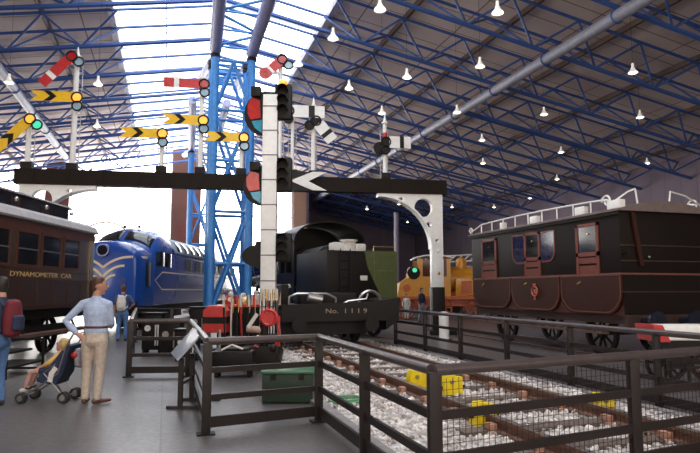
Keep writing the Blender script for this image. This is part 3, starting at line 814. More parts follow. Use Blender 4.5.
# =====================================================================
# MAROON COACH (right)
# =====================================================================
CX, CY0, CY1 = 9.75, 11.1, 17.95; CW = 2.5
Cc = thing('old_coach', 'dark maroon and black early railway coach with white luggage rail on roof', 'railway carriage', (CX, CY0, 0))
LL = CY1-CY0
def yx(px, X=CX):
    t_ = (px-350)/F; return X*(C_-t_*S_)/(S_+t_*C_)-CY0
ZB, ZBELT, ZT = 1.0, 1.92, 3.36
MB().b6(0, CW, 0, LL, ZBELT, ZT, bev=0.015).build('upper_body', coach_black, Cc)
cuts = [0, yx(559), yx(510), LL]
for i in range(3):
    a, b = cuts[i]+0.01, cuts[i+1]-0.01
    # curved-bottom compartment panel, profile in the YZ plane
    pr = [(a, ZBELT), (a, ZBELT-0.4)]
    for k in range(9):
        an = math.pi/2*k/8; pr.append((a+0.5*(1-math.cos(an)), ZBELT-0.4-(ZBELT-0.4-ZB)*math.sin(an)))
    for k in range(9):
        an = math.pi/2*(1-k/8); pr.append((b-0.5*(1-math.cos(an)), ZBELT-0.4-(ZBELT-0.4-ZB)*math.sin(an)))
    pr += [(b, ZBELT-0.4), (b, ZBELT)]
    m = Matrix(((0, 1, 0, 0), (1, 0, 0, 0), (0, 0, 1, 0), (0, 0, 0, 1)))
    body = MB().prism(pr, CW, m).build('lower_panel', maroon, Cc)
    for xs in (-0.006, CW-0.006):
        m2 = Matrix(((0, 1, 0, xs), (1, 0, 0, 0), (0, 0, 1, 0), (0, 0, 0, 1)))
        ins = [(p[0]+(0.05 if p[0] < (a+b)/2 else -0.05), p[1]+(0.04 if p[1] < 1.3 else -0.03 if p[1] > 1.9 else 0)) for p in pr]
        MB().strip(ins+[ins[0]], 0.022, 0.012, m2).build('gold_lining', lining, body)
MB().b6(0.06, CW-0.06, 0.0, LL, ZB-0.02, ZBELT).build('lower_carcase', mat('carcase_red', (0.075, 0.018, 0.012), 0.5), Cc)
MB().b6(0.03, CW-0.03, -0.015, 0.0, ZB, ZBELT-0.03).build('end_panel', coach_black, Cc)
MB().b6(-0.02, CW+0.02, -0.02, LL+0.02, ZBELT-0.02, ZBELT+0.02).build('belt_moulding', lining, Cc)
prof = [(-0.1, ZT-0.02), (-0.1, ZT+0.02)]+[(-0.1+(CW+0.2)*i/12, ZT+0.02+0.22*math.sin(math.pi*i/12)) for i in range(1, 12)]+[(CW+0.1, ZT+0.02), (CW+0.1, ZT-0.02)]
MB().prism(prof, LL+0.2, Matrix.Translation((0, -0.1, 0))).build('roof', mat('roof_pale', (0.16, 0.12, 0.11), 0.6), Cc)
MB().b6(-0.06, -0.02, -0.06, LL+0.06, ZT-0.1, ZT-0.02).build('cornice', coach_black, Cc)
def door(pa, pb, quarter=False):
    ya, yb = sorted((yx(pa), yx(pb)))
    f = MB()
    f.b6(-0.03, 0, ya, ya+0.09, ZBELT, 3.16); f.b6(-0.03, 0, yb-0.09, yb, ZBELT, 3.16); f.b6(-0.03, 0, ya, yb, 3.08, 3.16); f.b6(-0.03, 0, ya, yb, 2.36, 2.46)
    f.b6(-0.022, 0, ya+0.09, yb-0.09, ZBELT+0.02, 2.14); f.b6(-0.022, 0, ya+0.09, yb-0.09, 2.19, 2.33)
    d = f.build('door', door_red, Cc)
    MB().b6(-0.012, 0.0, ya+0.09, yb-0.09, 2.46, 3.08).build('pane', glass_d, d)
    MB().tube((-0.02, (ya+yb)/2+0.25, ZBELT-0.18), (-0.08, (ya+yb)/2+0.25, ZBELT-0.18), 0.02, 8).bar((-0.075, (ya+yb)/2+0.2, ZBELT-0.16), (-0.075, (ya+yb)/2+0.34, ZBELT-0.22), 0.035).build('handle', brass, d)
    MB().tube((-0.03, (ya+yb)/2-0.05, 2.9), (-0.05, (ya+yb)/2-0.05, 2.9), 0.02, 8).build('blind_knob', brass, d)
    for zz in (2.18, 2.60, 3.0):
        pass
    if quarter:
        for s in (-1, 1):
            y0 = ya if s < 0 else yb; w = 0.62
            pr = [(y0, 3.12), (y0+s*w, 3.12), (y0+s*w, 2.62)]+[(y0+s*(w-0.28*(1-math.cos(math.pi/2*k/5))), 2.62-0.3*math.sin(math.pi/2*k/5)) for k in range(1, 6)]+[(y0, 2.32)]
            m2 = Matrix(((0, 1, 0, -0.015), (1, 0, 0, 0), (0, 0, 1, 0), (0, 0, 0, 1)))
            q = MB().strip(pr, 0.05, 0.02, m2).build('quarter_light', door_red, Cc)
            MB().prism(pr, 0.008, Matrix(((0, 1, 0, -0.009), (1, 0, 0, 0), (0, 0, 1, 0), (0, 0, 0, 1)))).build('pane', mat('violet_glazing', (0.02, 0.02, 0.06), 0.1, coat=0.1), q)
door(482, 497); door(525, 541, True); door(577, 600)
# crest
yc = yx(534)
cr = MB().ring((-0.02, yc, 1.52), 0.13, 0.022, 'X', 20); cr.box((-0.015, yc, 1.34), (0.015, 0.07, 0.12)); cr.box((-0.015, yc, 1.52), (0.015, 0.10, 0.12)); cr.tube((-0.02, yc, 1.68), (-0.02, yc, 1.73), 0.05, 6)
cr.build('painted_crest', mat('crest_red', (0.45, 0.10, 0.06), 0.4), Cc)
# end wall mouldings
for z in (2.55, 2.2, 1.5):
    MB().b6(0, CW, -0.02, 0, z, z+0.03).build('end_moulding', teak_d, Cc)
MB().bar((0.33, -0.05, ZT-0.05), (0.52, -0.05, 2.1), 0.1, 0.05).build('lamp_iron', maroon, Cc)
MB().sph((0.75, -0.04, 2.3), 0.03).build('end_knob', steel, Cc)
MB().path([(0.05, -0.02, 2.35), (0.05, -0.10, 2.4), (0.12, -0.12, 2.42), (0.14, -0.10, 2.3)], 0.015, 6).build('grab_handle', blackm, Cc)
# luggage rail
def scroll(x, y, z, r, d=1):
    pts = [(x, y+d*(r*(1-k/22)*math.cos(k*0.45)), z+r*(1-k/22)*math.sin(k*0.45)) for k in range(20)]
    return pts
lr = MB(); zr = ZT+0.30
for x in (-0.02, CW+0.02):
    lr.path([(x, 0.9, zr)]+[(x, 0.9+(LL-1.6)*k/8, zr+0.04*math.sin(math.pi*k/8)) for k in range(1, 9)]+[(x, LL-0.3, zr-0.12), (x, LL-0.1, ZT+0.14)], 0.022, 6)
    lr.path([(x, 0.9, zr), (x, 0.4, zr-0.02), (x, 0.25, zr-0.05)], 0.022, 6)
    for k in range(9):
        y = 0.9+(LL-1.6)*k/8; lr.tube((x, y, ZT+0.0), (x, y, zr+0.02), 0.018, 6)
lr.build('luggage_rail', white, Cc)
mb = MB()
for x in (-0.02, CW+0.02):
    mb.path(scroll(x, LL-0.0, ZT+0.14, 0.13), 0.022, 6); mb.path(scroll(x, 0.35, zr-0.06, 0.16), 0.024, 6)
mb.build('rail_scroll', white, Cc)
for px, s in ((503, .16), (535, .30), (582, .34), (638, .42)):
    yy = max(yx(px), 0.12)
    MB().box((0.04, yy, ZT+0.14), (0.16, s, 0.2), bev=0.02).build('roof_seat_board', white, Cc)
er = MB()
er.path([(-0.02, 0.12, ZT+0.2), (0.25, -0.02, ZT+0.42), (0.45, -0.04, ZT+0.50)], 0.022, 6); er.path([(0.45, -0.04, ZT+0.50), (0.50, -0.04, ZT+0.14)], 0.022, 6)
er.build('end_rail', white, Cc); er = MB()
er.path([(CW+0.02, 0.12, ZT+0.2), (CW-0.6, -0.02, ZT+0.40), (CW-1.05, -0.04, ZT+0.48), (CW-1.1, -0.04, ZT+0.16)], 0.022, 6)
er.build('end_rail', white, Cc)
# chassis
MB().b6(0.15, CW-0.15, -0.05, LL+0.05, 0.78, 1.0).build('underframe', mat('chassis_brown', (0.05, 0.025, 0.02), 0.5), Cc)
MB().b6(0.0, CW, -0.12, -0.02, 0.72, 1.0).build('buffer_beam', mat('chassis_brown', (0.05, 0.025, 0.02), 0.5), Cc)
for yc in (1.25, 5.5):
    for s, x in ((-1, 0.45), (1, CW-0.45)):
        spoked(Cc, x, yc, 0.52, n=10)
        MB().path([(x, yc-0.65, 0.82), (x, yc-0.3, 0.66), (x, yc, 0.60), (x, yc+0.3, 0.66), (x, yc+0.65, 0.82)], 0.035, 6).build('leaf_spring', blackm, Cc)
    MB().tube((0.45, yc, 0.52), (CW-0.45, yc, 0.52), 0.06, 10).build('axle', blackm, Cc)
for x in (0.42, CW-0.42-0.6, ):
    MB().tube((x, -0.12, 0.86), (x, -0.5, 0.86), 0.08, 12).tube((x, -0.5, 0.86), (x, -0.56, 0.86), 0.24, 20).build('buffer', mat('buffer_blue_black', (0.03, 0.035, 0.06), 0.25, 0.6), Cc)
MB().b6(-0.18, 0.02, 0.5, LL-0.5, 0.55, 0.6).build('footboard', mat('step_timber', (0.10, 0.05, 0.035), 0.7), Cc)
for yy in (0.9, 3.4, 5.9):
    MB().bar((0.15, yy, 0.8), (-0.08, yy, 0.6), 0.035).build('step_bracket', blackm, Cc)
Cc.location.z = 0.045
rail(CX+0.45, 8.5, 21, 'left rail under the maroon coach', False).location.z = -0.17; rail(CX+2.05, 8.5, 21, 'right rail under the maroon coach', False).location.z = -0.17

# small trolley with red and white board at the right edge
tp = P(686, 340, 9.9)
t = thing('trolley', 'small wheeled trolley with white board and red ends, at the right edge', 'trolley', (tp.x, tp.y, 0), -YAW)
MB().box((0.35, 0.3, 0.9), (1.5, 0.62, 0.24), bev=0.03).build('white_tray', white, t)
for x in (-0.36,):
    MB().prism([(x-0.12, 0.76), (x+0.10, 0.76), (x-0.02, 1.03), (x-0.17, 1.03)], 0.66, Matrix.Translation((0, -0.03, 0))).build('red_end', red, t)
MB().b6(-0.3, 1.1, -0.02, 0.62, 0.66, 0.78).build('chassis', blackm, t)
for x in (-0.02, 0.75):
    for yy in (-0.06, 0.66):
        mb = MB(); c = Vector((x, yy, 0.36)); mb.ring(c, 0.32, 0.035, 'Y', 24)
        for k in range(8):
            a = math.pi*k/4; mb.bar(c, c+Vector((math.cos(a)*0.3, 0, math.sin(a)*0.3)), 0.035)
        mb.tube(c-Vector((0, 0.05, 0)), c+Vector((0, 0.05, 0)), 0.06, 10); mb.build('wheel', blackm, t)
    MB().tube((x, -0.06, 0.36), (x, 0.66, 0.36), 0.03, 8).build('axle', blackm, t)
    MB().b6(x-0.04, x+0.04, 0.0, 0.6, 0.36, 0.68).build('axle_guard', blackm, t)

# =====================================================================
# STEAM LOCOMOTIVE + TENDER (centre)
# =====================================================================
LX = 6.1
HD = R(9); TR = W(0.42, 20.0); hv = Vector((-math.sin(HD), math.cos(HD), 0))
St = thing('steam_locomotive', 'dark steam locomotive with arched cab roof, seen from behind the tender', 'locomotive', TR+hv*2.95, HD)
mb = MB(); mb.tube((0, 1.7, 2.72), (0, 7.6, 2.64), 0.98, 36); mb.build('boiler', blue_boiler, St)
MB().tube((0, 7.6, 2.64), (0, 8.7, 2.64), 0.98, 36).build('smokebox', black, St)
MB().tube((0, 8.1, 3.4), (0, 8.1, 3.95), 0.28, 18, 0.33).build('chimney', black, St)
MB().sph((0, 4.8, 3.62), 0.34, (1, 1.2, 0.8)).build('dome', black, St)
for yy in (2.8, 4.2, 6.2):
    MB().ring((0, yy, 2.68), 0.985, 0.02, 'Y', 32, 4).build('boiler_band', steel, St)
for s in (-1, 1):
    MB().path([(s*1.08, 1.6, 2.95), (s*1.08, 8.3, 2.9)], 0.025, 6).build('handrail', steel, St)
cabp = [(-1.32, 1.25), (-1.32, 3.35)]+[(-1.38*math.cos(math.pi*k/14), 3.35+0.72*math.sin(math.pi*k/14)) for k in range(15)]+[(1.32, 3.35), (1.32, 1.25)]
mb = MB()
for s in (-1, 1):
    mb.b6(s*1.28, s*1.32, 0.0, 1.7, 1.25, 2.2); mb.b6(s*1.28, s*1.32, 0.0, 0.25, 2.2, 3.4); mb.b6(s*1.28, s*1.32, 0.85, 1.0, 2.2, 3.4); mb.b6(s*1.28, s*1.32, 1.5, 1.7, 2.2, 3.4); mb.b6(s*1.28, s*1.32, 0, 1.7, 3.2, 3.4)
mb.prism([(-1.3, 1.25), (-1.3, 3.35)]+[(-1.3*math.cos(math.pi*k/14), 3.35+0.68*math.sin(math.pi*k/14)) for k in range(15)]+[(1.3, 3.35), (1.3, 1.25)], 0.05, Matrix.Translation((0, 1.65, 0)))
cab = mb.build('cab', black, St)
arc = [(-1.42*math.cos(math.pi*k/16), 3.36+0.74*math.sin(math.pi*k/16)) for k in range(17)]
MB().strip(arc, 0.06, 2.0, Matrix.Translation((0, -0.35, 0))).build('cab_roof', black, St)
bh = MB().tube((0, 1.4, 2.5), (0, 1.64, 2.5), 0.85, 24).build('boiler_backhead', blackm, St)
MB().tube((0, 1.28, 2.9), (0, 1.4, 2.9), 0.12, 14).tube((0.35, 1.28, 3.05), (0.35, 1.4, 3.05), 0.09, 14).tube((-0.35, 1.28, 2.7), (-0.35, 1.4, 2.7), 0.1, 14).build('gauges', brass, bh)
MB().b6(-1.35, 1.35, -0.1, 8.9, 1.18, 1.27).build('running_board', black, St)
MB().b6(-0.6, 0.6, 0, 8.8, 0.7, 1.18).build('frame', blackm, St)
for yc in (1.9, 3.85, 5.8):
    for s in (-1, 1): spoked(St, s*0.76, yc, 0.9, n=16, m=mat('engine_wheel', (0.03, 0.028, 0.03), 0.35, 0.4), name='driving_wheel')
for s in (-1, 1):
    MB().bar((s*0.92, 1.9, 0.62), (s*0.92, 5.8, 0.62), 0.05, 0.13).build('coupling_rod', steel, St)
    MB().tube((s*0.98, 7.3, 0.85), (s*0.98, 8.3, 0.85), 0.27, 18).build('cylinder', black, St)
    for yc in (1.9, 3.85, 5.8):
        pr = [Vector((s*1.0, yc+1.0*math.cos(math.pi*k/12), 0.95+0.98*math.sin(math.pi*k/12))) for k in range(13)]
        MB().path(pr, 0.04, 6).build('splasher_bead', black, St)

St.location.z = 0.045
TR.z = 0.045
Te = thing('locomotive_tender', 'olive green riveted tender behind the dark steam locomotive', 'tender', TR, HD)
TL = 2.75
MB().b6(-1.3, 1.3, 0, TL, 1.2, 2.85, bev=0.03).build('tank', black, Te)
rear = MB(); rear.prism([(0.05, 2.86), (0.18, 2.3), (0.45, 1.75), (0.75, 1.22), (1.3, 1.22), (1.3, 2.86)], 0.025, Matrix.Translation((0, -0.03, 0))); rear.build('lit_green_rear_panel', green_t, Te)  # diagonal cut imitates a shadow edge; black tank shows as the shaded half
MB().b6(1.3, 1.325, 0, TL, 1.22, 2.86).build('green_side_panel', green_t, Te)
rv = MB()
for x in (0.42, 1.22):
    for k in range(26):
        z = 1.3+k*0.06
        if x == 1.22 or z > 1.85: rv.sph((x, -0.035, z), 0.014, seg=6)
for k in range(14): rv.sph((0.45+0.06*k if k else 0.45, -0.035, 2.2), 0.012, seg=6)
rv.build('rivets', mat('rivet_green', (0.22, 0.25, 0.10), 0.35, 0.3), Te)
MB().box((0.02, -0.045, 1.95), (0.26, 0.03, 0.16), bev=0.01).build('number_plate', whitecloth, Te)
c = MB(); c.prism([(-1.2, 2.85), (1.2, 2.85), (0.9, 3.0), (0.3, 3.18), (-0.4, 3.16), (-1.0, 3.02)], 1.6, Matrix.Translation((0, 1.0, 0))); c.build('coal', mat('coal', (0.012, 0.011, 0.012), 0.5, bump=1.0, scale=14), Te)
MB().tube((-0.25, 0.55, 2.85), (-0.25, 0.55, 3.2), 0.24, 20).tube((-0.25, 0.55, 3.2), (-0.25, 0.55, 3.25), 0.3, 20).build('water_filler', whitecloth, Te)
MB().box((0.08, 0.5, 2.98), (0.36, 0.5, 0.26), bev=0.04).build('toolbox', whitecloth, Te)
MB().box((-0.62, 0.7, 3.0), (0.42, 0.5, 0.32), bev=0.06).build('fender_box', whitecloth, Te)
MB().path([(0.42, 0.02, 2.86), (0.42, 0.02, 3.02), (1.25, 0.02, 3.02), (1.25, 0.02, 2.86)], 0.016, 6).build('rear_handrail', brass, Te)
mb = MB()
for x in (-0.85, -0.5): mb.tube((x, -0.08, 1.2), (x, -0.08, 2.9), 0.02, 6)
for k in range(6): mb.tube((-0.85, -0.08, 1.4+k*0.28), (-0.5, -0.08, 1.4+k*0.28), 0.016, 6)
mb.build('ladder', black, Te)
MB().b6(-1.32, 1.32, -0.05, TL, 1.08, 1.2).build('running_board', black, Te)
MB().b6(-1.25, 1.25, -0.15, -0.05, 0.8, 1.15).build('buffer_beam', orange_red, Te)
MB().b6(-1.1, -1.02, 0, TL, 0.5, 1.08).b6(1.02, 1.1, 0, TL, 0.5, 1.08).build('frame', black, Te)
for yc in (0.65, 2.05):
    for s in (-1, 1): spoked(Te, s*0.76, yc, 0.56, n=10)
for s in (-1, 1):
    MB().tube((s*0.86, -0.15, 0.98), (s*0.86, -0.5, 0.98), 0.08, 10).tube((s*0.86, -0.5, 0.98), (s*0.86, -0.55, 0.98), 0.22, 16).build('buffer', black, Te)

# black plough wagon in front
Wg = thing('plough_wagon', 'low black wagon with pointed plough end and small gold lettering', 'wagon', (4.2, 15.3, 0), R(-3))
MB().b6(-1.35, 1.45, 0.0, 2.75, 0.85, 1.2, bev=0.02).build('deck', black, Wg)
MB().prism([(-1.35, 0.78), (1.55, 0.80), (1.85, 1.30), (1.82, 1.40), (1.1, 1.30), (-1.35, 1.22)], 0.08, Matrix.Translation((0, -0.1, 0))).build('end_plate', black, Wg)
mb = MB(); mb.loft([[Vector(v) for v in q] for q in ([(1.45, -0.05, 0.55), (1.8, -0.05, 0.8), (1.85, -0.05, 1.4), (1.45, -0.05, 1.3)], [(1.45, 2.2, 0.35), (1.95, 2.2, 0.55), (1.95, 2.2, 1.4), (1.45, 2.2, 1.3)])]); mb.build('plough_blade', black, Wg)
text_mesh('lettering', 'No.  1 1 1 9', 0.17, mat('dull_gold', (0.35, 0.27, 0.17), 0.5), Wg, Matrix.Translation((0.35, -0.105, 1.0)) @ FACE_NY, 0.003, 'CENTER', 1.35)
for yc in (0.65, 2.1):
    for s in (-1, 1): spoked(Wg, s*0.76, yc, 0.42, n=8, z=0.63)
    MB().tube((-0.76, yc, 0.63), (0.76, yc, 0.63), 0.06, 10).build('axle', blackm, Wg)
    for s in (-1, 1): MB().b6(s*0.9, s*1.02, yc-0.35, yc+0.35, 0.42, 0.86).build('axle_guard', black, Wg)
for x in (-0.95, 0.95):
    MB().tube((x, -0.1, 0.72), (x, -0.42, 0.72), 0.08, 12).tube((x, -0.42, 0.72), (x, -0.47, 0.72), 0.18, 18).build('buffer', black, Wg)
MB().path([(-1.1, 0.3, 1.2), (-1.1, 0.3, 1.42), (-0.9, 0.3, 1.5), (-0.1, 0.3, 1.5), (0.15, 0.3, 1.38), (0.15, 0.3, 1.2)], 0.035, 8).build('pipe_loop', steel, Wg)
MB().path([(-1.3, 0.5, 1.2), (-1.25, 0.5, 1.6), (-1.05, 0.5, 1.72)], 0.05, 8).build('bent_lever', whitecloth, Wg)
MB().tube((-0.62, 0.2, 1.42), (-0.25, 0.2, 1.34), 0.12, 14).build('air_cylinder', steel, Wg)
MB().path([(0.3, 0.3, 1.2), (0.5, 0.3, 1.3), (1.0, 0.3, 1.36), (1.05, 0.3, 1.5)], 0.03, 8).build('curved_pipe', steel, Wg)
MB().ring((1.25, 0.8, 1.25), 0.32, 0.05, 'Y', 24).build('hand_wheel', steel, Wg)
MB().box((0.1, 1.6, 1.36), (1.6, 1.3, 0.32), bev=0.04).build('winch_housing', blackm, Wg)
MB().b6(-1.3, -1.1, 0.4, 2.6, 1.2, 1.75, bev=0.03).build('side_box', blackm, Wg)
MB().prism([(-1.3, 0.35), (-0.9, 0.35), (1.2, 0.5), (1.2, 0.86), (-1.35, 0.86)], 0.1, Matrix.Translation((0, 0.2, 0))).build('valance', black, Wg)

# yellow engine far back
yp = W(3.9, 33.5)
Ye = thing('tank_engine', 'ochre yellow steam engine with white cab roof, behind the gantry leg', 'locomotive', yp, -YAW+R(0))
MB().b6(-0.15, 1.7, 0.0, 0.05, 1.25, 2.35).b6(-0.15, 0.15, 0.0, 0.05, 2.35, 3.35).b6(1.5, 1.7, 0.0, 0.05, 2.35, 3.35).b6(0.75, 0.9, 0, 0.05, 2.35, 3.35).build('cab_side', ochre, Ye); MB().b6(-0.15, 1.7, 2.3, 2.35, 1.25, 3.35).build('cab_side', ochre, Ye)
MB().b6(0.15, 0.75, 0.02, 0.04, 2.35, 3.3).b6(0.9, 1.5, 0.02, 0.04, 2.35, 3.3).build('cab_glazing', mat('brown_glazing', (0.12, 0.03, 0.02), 0.1), Ye)
MB().strip([(-0.3, 3.38), (0.2, 3.5), (0.8, 3.54), (1.4, 3.5), (1.9, 3.38)], 0.08, 2.5, Matrix.Translation((0, -0.1, 0))).build('cab_roof', white, Ye)
MB().tube((1.7, 1.15, 2.2), (4.4, 1.15, 2.2), 0.72, 28).build('boiler', ochre, Ye)
MB().tube((4.4, 1.15, 2.2), (4.9, 1.15, 2.2), 0.75, 28).build('smokebox', black, Ye)
MB().tube((4.65, 1.15, 2.9), (4.65, 1.15, 3.6), 0.2, 16, 0.26).build('chimney', black, Ye)
MB().tube((2.5, 1.15, 2.7), (2.5, 1.15, 3.15), 0.32, 18).sph((2.5, 1.15, 3.15), 0.32).build('dome', ochre, Ye)
MB().b6(2.0, 4.2, 0.1, 0.5, 1.28, 2.25, bev=0.04).build('side_tank', ochre, Ye)
for x in (2.3, 3.3): MB().b6(x, x+0.6, 0.085, 0.1, 1.4, 2.1).build('tank_panel', orange_red, Ye)
MB().b6(-2.0, 5.0, -0.05, 2.35, 1.08, 1.25).build('running_board', orange_red, Ye)
MB().prism([(-1.3, 1.25), (-0.15, 1.25), (-0.15, 2.9), (-0.45, 2.9), (-0.6, 2.3), (-1.1, 2.0)], 2.3, Matrix.Translation((0, 0.02, 0))).build('bunker', ochre, Ye)
MB().tube((-0.35, -0.05, 2.55), (-0.35, 0.0, 2.55), 0.36, 20).build('round_spectacle', blackm, Ye)
MB().tube((-0.30, -0.08, 2.70), (-0.30, -0.05, 2.70), 0.13, 14).build('green_lamp', lens_g, Ye)
MB().tube((-0.75, -0.02, 1.7), (-0.75, 0.02, 1.7), 0.22, 14).build('emblem', orange_red, Ye)
MB().b6(-1.9, 4.9, 0.3, 2.0, 0.7, 1.08).build('frame', orange_red, Ye)
for x in (-0.8, 1.2, 3.2):
    mb = MB(); c = Vector((x, 0.25, 0.62)); mb.ring(c, 0.58, 0.05, 'Y', 24)
    for k in range(10):
        a = math.pi*k/5; mb.bar(c, c+Vector((math.cos(a)*0.56, 0, math.sin(a)*0.56)), 0.05)
    mb.tube(c-Vector((0, .08, 0)), c+Vector((0, .08, 0)), 0.1, 10); mb.build('driving_wheel', orange_red, Ye)
    mb = MB(); c = Vector((x, 2.05, 0.62)); mb.ring(c, 0.58, 0.05, 'Y', 24)
    for k in range(10):
        a = math.pi*k/5; mb.bar(c, c+Vector((math.cos(a)*0.56, 0, math.sin(a)*0.56)), 0.05)
    mb.build('driving_wheel', orange_red, Ye)
# pale vehicle with white lattice behind it
vp = W(6.7, 42.0)
t = thing('crane_wagon', 'pale and orange wagon carrying a white lattice jib, left of the coach', 'wagon', vp, -YAW)
MB().b6(0, 3.5, 0, 2.2, 1.0, 2.2, bev=0.05).build('body', orange_red, t)
MB().prism([(0.1, 2.2), (3.4, 2.2), (3.2, 2.9), (1.6, 3.3), (0.3, 2.9)], 2.0, Matrix.Translation((0, 0.1, 0))).build('canopy', mat('pale_blue_paint', (0.5, 0.58, 0.68), 0.4), t)
j = MB()
for yy in (0.9, 1.3):
    j.bar((-1.6, yy, 3.5), (3.4, yy, 3.75), 0.07); j.bar((-1.6, yy, 3.95), (3.4, yy, 4.2), 0.07)
    for k in range(10):
        x0 = -1.6+k*0.5; j.bar((x0, yy, 3.5+0.025*k), (x0+0.5, yy, 3.97+0.025*k), 0.05)
j.build('jib', white, t)
MB().b6(2.2, 2.6, 0.8, 1.4, 3.0, 3.75).build('jib_post', white, t)
for x in (0.7, 2.8):
    for yy in (0.2, 2.0):
        MB().tube((x, yy-0.05, 0.5), (x, yy+0.05, 0.5), 0.48, 24).build('wheel', blackm, t)
MB().b6(0.1, 3.4, 0.3, 1.9, 0.55, 1.0).build('chassis', blackm, t)

# =====================================================================
# SIGNAL GANTRY
# =====================================================================
gl, gr = P(16, 178, 19.7), P(445, 187, 22.0)
gl.z = gr.z = 0; gd = (gr-gl); GL = gd.length; gang = math.atan2(gd.y, gd.x)
Gn = thing('signal_gantry', 'long black gantry beam on white bracket legs spanning the hall', 'signal gantry', gl, gang)
ZG0, ZG1 = 5.10, 5.61
gi = Matrix.Translation(gl) @ Matrix.Rotation(gang, 4, 'Z'); ginv = gi.inverted()
bmz = MB().b6(0, GL, -0.2, 0.2, ZG0, ZG0+0.06); bmz.b6(0, GL, -0.2, 0.2, ZG1-0.06, ZG1); bmz.b6(0, GL, -0.05, 0.05, ZG0, ZG1); bmz.b6(0, GL, -0.21, -0.17, ZG0, ZG1)
k = 0.6
while k < GL:
    bmz.b6(k, k+0.03, -0.225, -0.19, ZG0, ZG1); k += 1.1
bmz.build('beam', beam_black, Gn)
for side in (0, 1):
    x0 = 0.25 if side == 0 else GL-0.25; s = 1 if side == 0 else -1
    Z1 = 5.09; r = 2.0
    # bracket web: outer straight edge, inner curve, pierced with round holes -> build as ring of strips
    inner = [(x0+s*(0.32+r*(1-math.sin(math.pi/2*k/12))), Z1-0.12-(r*0.95)*(1-math.cos(math.pi/2*k/12))) for k in range(13)]
    outer = [(x0-s*0.1, Z1)]
    # column
    MB().b6(min(x0-s*0.1, x0+s*0.32), max(x0-s*0.1, x0+s*0.32), -0.16, 0.16, 1.7, Z1-r*0.95-0.1, bev=0.02).build('column', white, Gn)
    cb = MB().b6(x0-0.34 if s < 0 else x0-0.12, x0+0.12 if s < 0 else x0+0.34, -0.2, 0.2, 0.0, 1.7, bev=0.02); cb.b6(x0-0.5, x0+0.5, -0.35, 0.35, 0, 0.15)
    cb.build('column_base', blackm, Gn)
    bmw = bmesh.new()
    poly = [(x0-s*0.1, Z1-r*0.95-0.12), (x0-s*0.1, Z1)]+[(x0+s*(0.32+r), Z1), (x0+s*(0.32+r), Z1-0.1)]
    poly += [(x0+s*(0.32+r*(1-math.sin(math.pi/2*k/14))), Z1-0.1-(r*0.95)*(1-math.cos(math.pi/2*k/14))) for k in range(1, 15)]
    vs = [bmw.verts.new((a, -0.13, b)) for a, b in poly]
    edges = [bmw.edges.new((vs[i], vs[(i+1) % len(vs)])) for i in range(len(vs))]
    for (hx, hz, hr) in ((0.62, -0.5, 0.34), (1.45, -0.24, 0.11), (0.42, -1.12, 0.10), (0.12, -1.7, 0.07)):
        hv = [bmw.verts.new((x0+s*(hx)+hr*math.cos(2*math.pi*k/20), -0.13, Z1+hz+hr*math.sin(2*math.pi*k/20))) for k in range(20)]
        edges += [bmw.edges.new((hv[i], hv[(i+1) % 20])) for i in range(20)]
    bmesh.ops.triangle_fill(bmw, edges=edges, use_beauty=True)
    g = bmesh.ops.extrude_face_region(bmw, geom=bmw.faces[:])
    bmesh.ops.translate(bmw, vec=(0, 0.26, 0), verts=[e for e in g['geom'] if isinstance(e, bmesh.types.BMVert)])
    mb = MB(); mb.bm.free(); mb.bm = bmw
    mb.build('bracket', white, Gn)
    fl = MB(); fl.strip([(a, b) for a, b in poly[3:]], 0.06, 0.44, Matrix.Translation((0, -0.22, 0))); fl.build('bracket_flange', white, Gn)
    for zz in (2.2, 3.0):
        MB().sph((x0+s*0.1, -0.17, zz), 0.06, (1, 0.5, 1)).build('rivet_boss', brass if zz < 2.5 else white, Gn)
# fishtail arrow plate on beam face
ar = ginv @ P(302, 182, 21.2)
mb = MB()
t = thing('direction_arrow', 'black and white chevron arrow plate pointing left, on the gantry beam', 'sign', gi @ Vector((ar.x, -0.3, ZG0+0.0)), gang)
MB().prism([(-0.85, 0.0), (0.25, 0.0), (-0.35, 0.33), (0.25, 0.66), (-0.85, 0.66)], 0.03).build('backplate', black, t)
MB().prism([(-0.45, 0.32), (0.35, 0.66), (0.85, 0.66), (0.2, 0.32), (0.85, 0.0), (0.35, 0.0)], 0.03, Matrix.Translation((0, -0.03, 0))).build('white_chevron', white, t)
MB().prism([(-0.85, 0.28), (-0.35, 0.0), (-0.85, 0.0)], 0.03, Matrix.Translation((0, -0.03, 0))).build('white_corner', white, t)
MB().box((0, 0.05, 0.33), (0.1, 0.06, 0.3)).build('mounting_lug', blackm, t)

